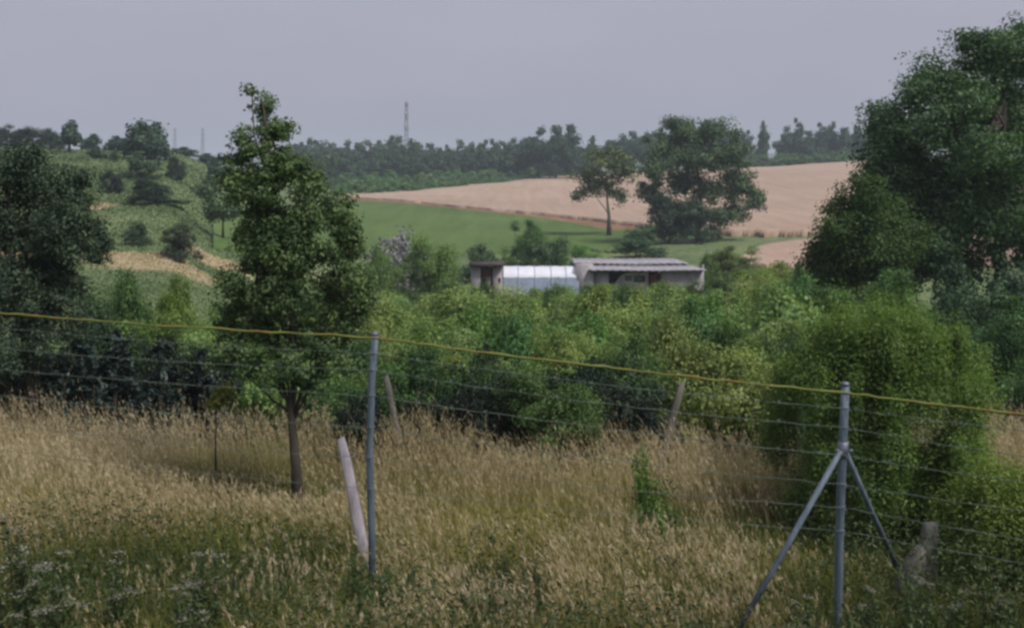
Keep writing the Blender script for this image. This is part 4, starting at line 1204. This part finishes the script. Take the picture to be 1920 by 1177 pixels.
# ------------------------------------------------------------------ single weeds near the fence
def weed_proto(k, seed, flower):
    rng = np.random.default_rng(seed)
    root = thing("flowering_weed" if flower else "leafy_weed", (3 * k, -120, 0), "x", "weed")
    st = MB(); cs = []; fl_ = []
    for i in range(7):
        a = rng.uniform(0, 2 * pi); hgt = rng.uniform(.45, .95); r = rng.uniform(.02, .22)
        pts = np.array([(r * .3 * cos(a), r * .3 * sin(a), -.03), (r * .7 * cos(a), r * .7 * sin(a), hgt * .5), (r * 1.2 * cos(a), r * 1.2 * sin(a), hgt)])
        st.tube(pts, [.006, .005, .003], 5)
        m_ = 130
        t = rng.uniform(.05, .95, m_)
        c = np.stack([np.interp(t, [0, .5, 1], pts[:, j]) for j in range(3)], 1) + rng.normal(0, .055, (m_, 3)) * (1.1 - .6 * t)[:, None]
        cs.append(c)
        if flower:
            fl_.append(pts[2] + np.concatenate([rng.normal(0, .032, (34, 2)), rng.normal(0, .008, (34, 1))], 1))
    c = np.concatenate(cs); c[:, 2] = np.maximum(c[:, 2], .01)
    v, q = leaf_geo(c, .055, rng, up=.4, asp=.32)
    link_mesh("foliage", v, q, M_weed, root, attrs={'tint': ('FACE', np.clip(rng.normal(.55, .18, len(c)), 0, 1))})
    st.build("stem", M_weed, root)
    if flower:
        for c in fl_:
            v, q = leaf_geo(c, .022, rng, up=2.0, asp=.8)
            link_mesh("flower_head", v, q, M_flower, root, attrs={'tint': ('FACE', rng.random(len(c)))})
    return root
W_f = [weed_proto(k, 700 + k, True) for k in range(2)]
W_l = [weed_proto(4 + k, 720 + k, False) for k in range(2)]
def put_weed(pr, px, d, s, label, group=None, color=(1, 1, 1, 1)):
    x, y, z = ground_at(px, d)
    dup(pr, (x, y, z), srng.uniform(0, 6.28), (s, s, s * srng.uniform(.85, 1.15)), label, group, color)
for px, d in [(40, 7.0), (100, 6.5), (210, 6.8), (60, 6.2), (400, 6.9), (20, 6.6), (350, 6.3)]:
    put_weed(srng.choice(W_f), px, d, srng.uniform(.6, .85), "pale flowering weed among the dark weeds at the lower left", "flowering weeds at the lower left", (1.25, 1.2, 1.2, 1))
for px, d in [(1500, 6.7), (1640, 6.9), (1760, 6.8), (1850, 7.1), (1900, 6.6), (1700, 6.4), (1800, 6.2), (1600, 6.2), (1540, 6.1)]:
    put_weed(srng.choice(W_f + W_l), px, d, srng.uniform(.5, .75), "grey green weed around the foot of the braced post at the lower right", "weeds at the lower right", (1.3, 1.3, 1.3, 1))
for px, d, s in [(880, 7.3, .42), (915, 7.2, .5), (950, 7.4, .46), (985, 7.2, .45), (930, 7.0, .4), (1010, 7.4, .36)]:
    put_weed(srng.choice(W_l), px, d, s, "dark leafy weed in the clump at the bottom centre", "dark weeds at the bottom centre", (.75, .8, .8, 1))
for px, d, s in [(1225, 9.1, .72), (1240, 8.8, .6), (1212, 9.4, .8), (1255, 9.0, .5), (1200, 9.0, .5)]:
    put_weed(W_l[0], px, d, s, "bright green leafy weed in the clump standing out of the dry grass", "green weeds in the middle of the meadow", (1.9, 2.3, 1.2, 1))
for px, d, s in [(660, 7.4, .45), (730, 7.3, .5), (690, 7.0, .45), (770, 7.5, .4)]:
    put_weed(srng.choice(W_l), px, d, s, "low green weed around the foot of the first fence post", "weeds at the first post", (1.1, 1.35, 1.0, 1))
for pr in W_f + W_l:
    for ch in list(pr.children): bpy.data.objects.remove(ch)
    bpy.data.objects.remove(pr)

# sapling with a thin stem left of the young tree
tree("sapling", "thin sapling with a small olive brown top left of the young meadow tree", "sapling", 405, 890, 10.6, [(405, 890), (404, 830), (406, 770), (412, 745)],
     [(412, 745, 16, 18), (400, 760, 12, 12), (425, 735, 12, 14)], 10, 420, .03, .05, M_leaf_bush, .012, 91, color=(1.1, .85, .5, 1), twig=False, limbs_from=.7)

# ------------------------------------------------------------------ haze
b = MB(); b.box(-3300, 3300, -3300, 3300, -6, 60)
hzo = b.build("haze", None)
m, n, o = newmat("haze")
vp = n.nodes.new("ShaderNodeVolumePrincipled")
vp.inputs['Color'].default_value = (.78, .88, 1.0, 1)
vp.inputs['Density'].default_value = .00065
n.links.new(vp.outputs[0], o.inputs['Volume'])
hzo.data.materials.append(m)
tag(hzo, "thin bluish haze over the whole valley", "haze", kind='stuff')
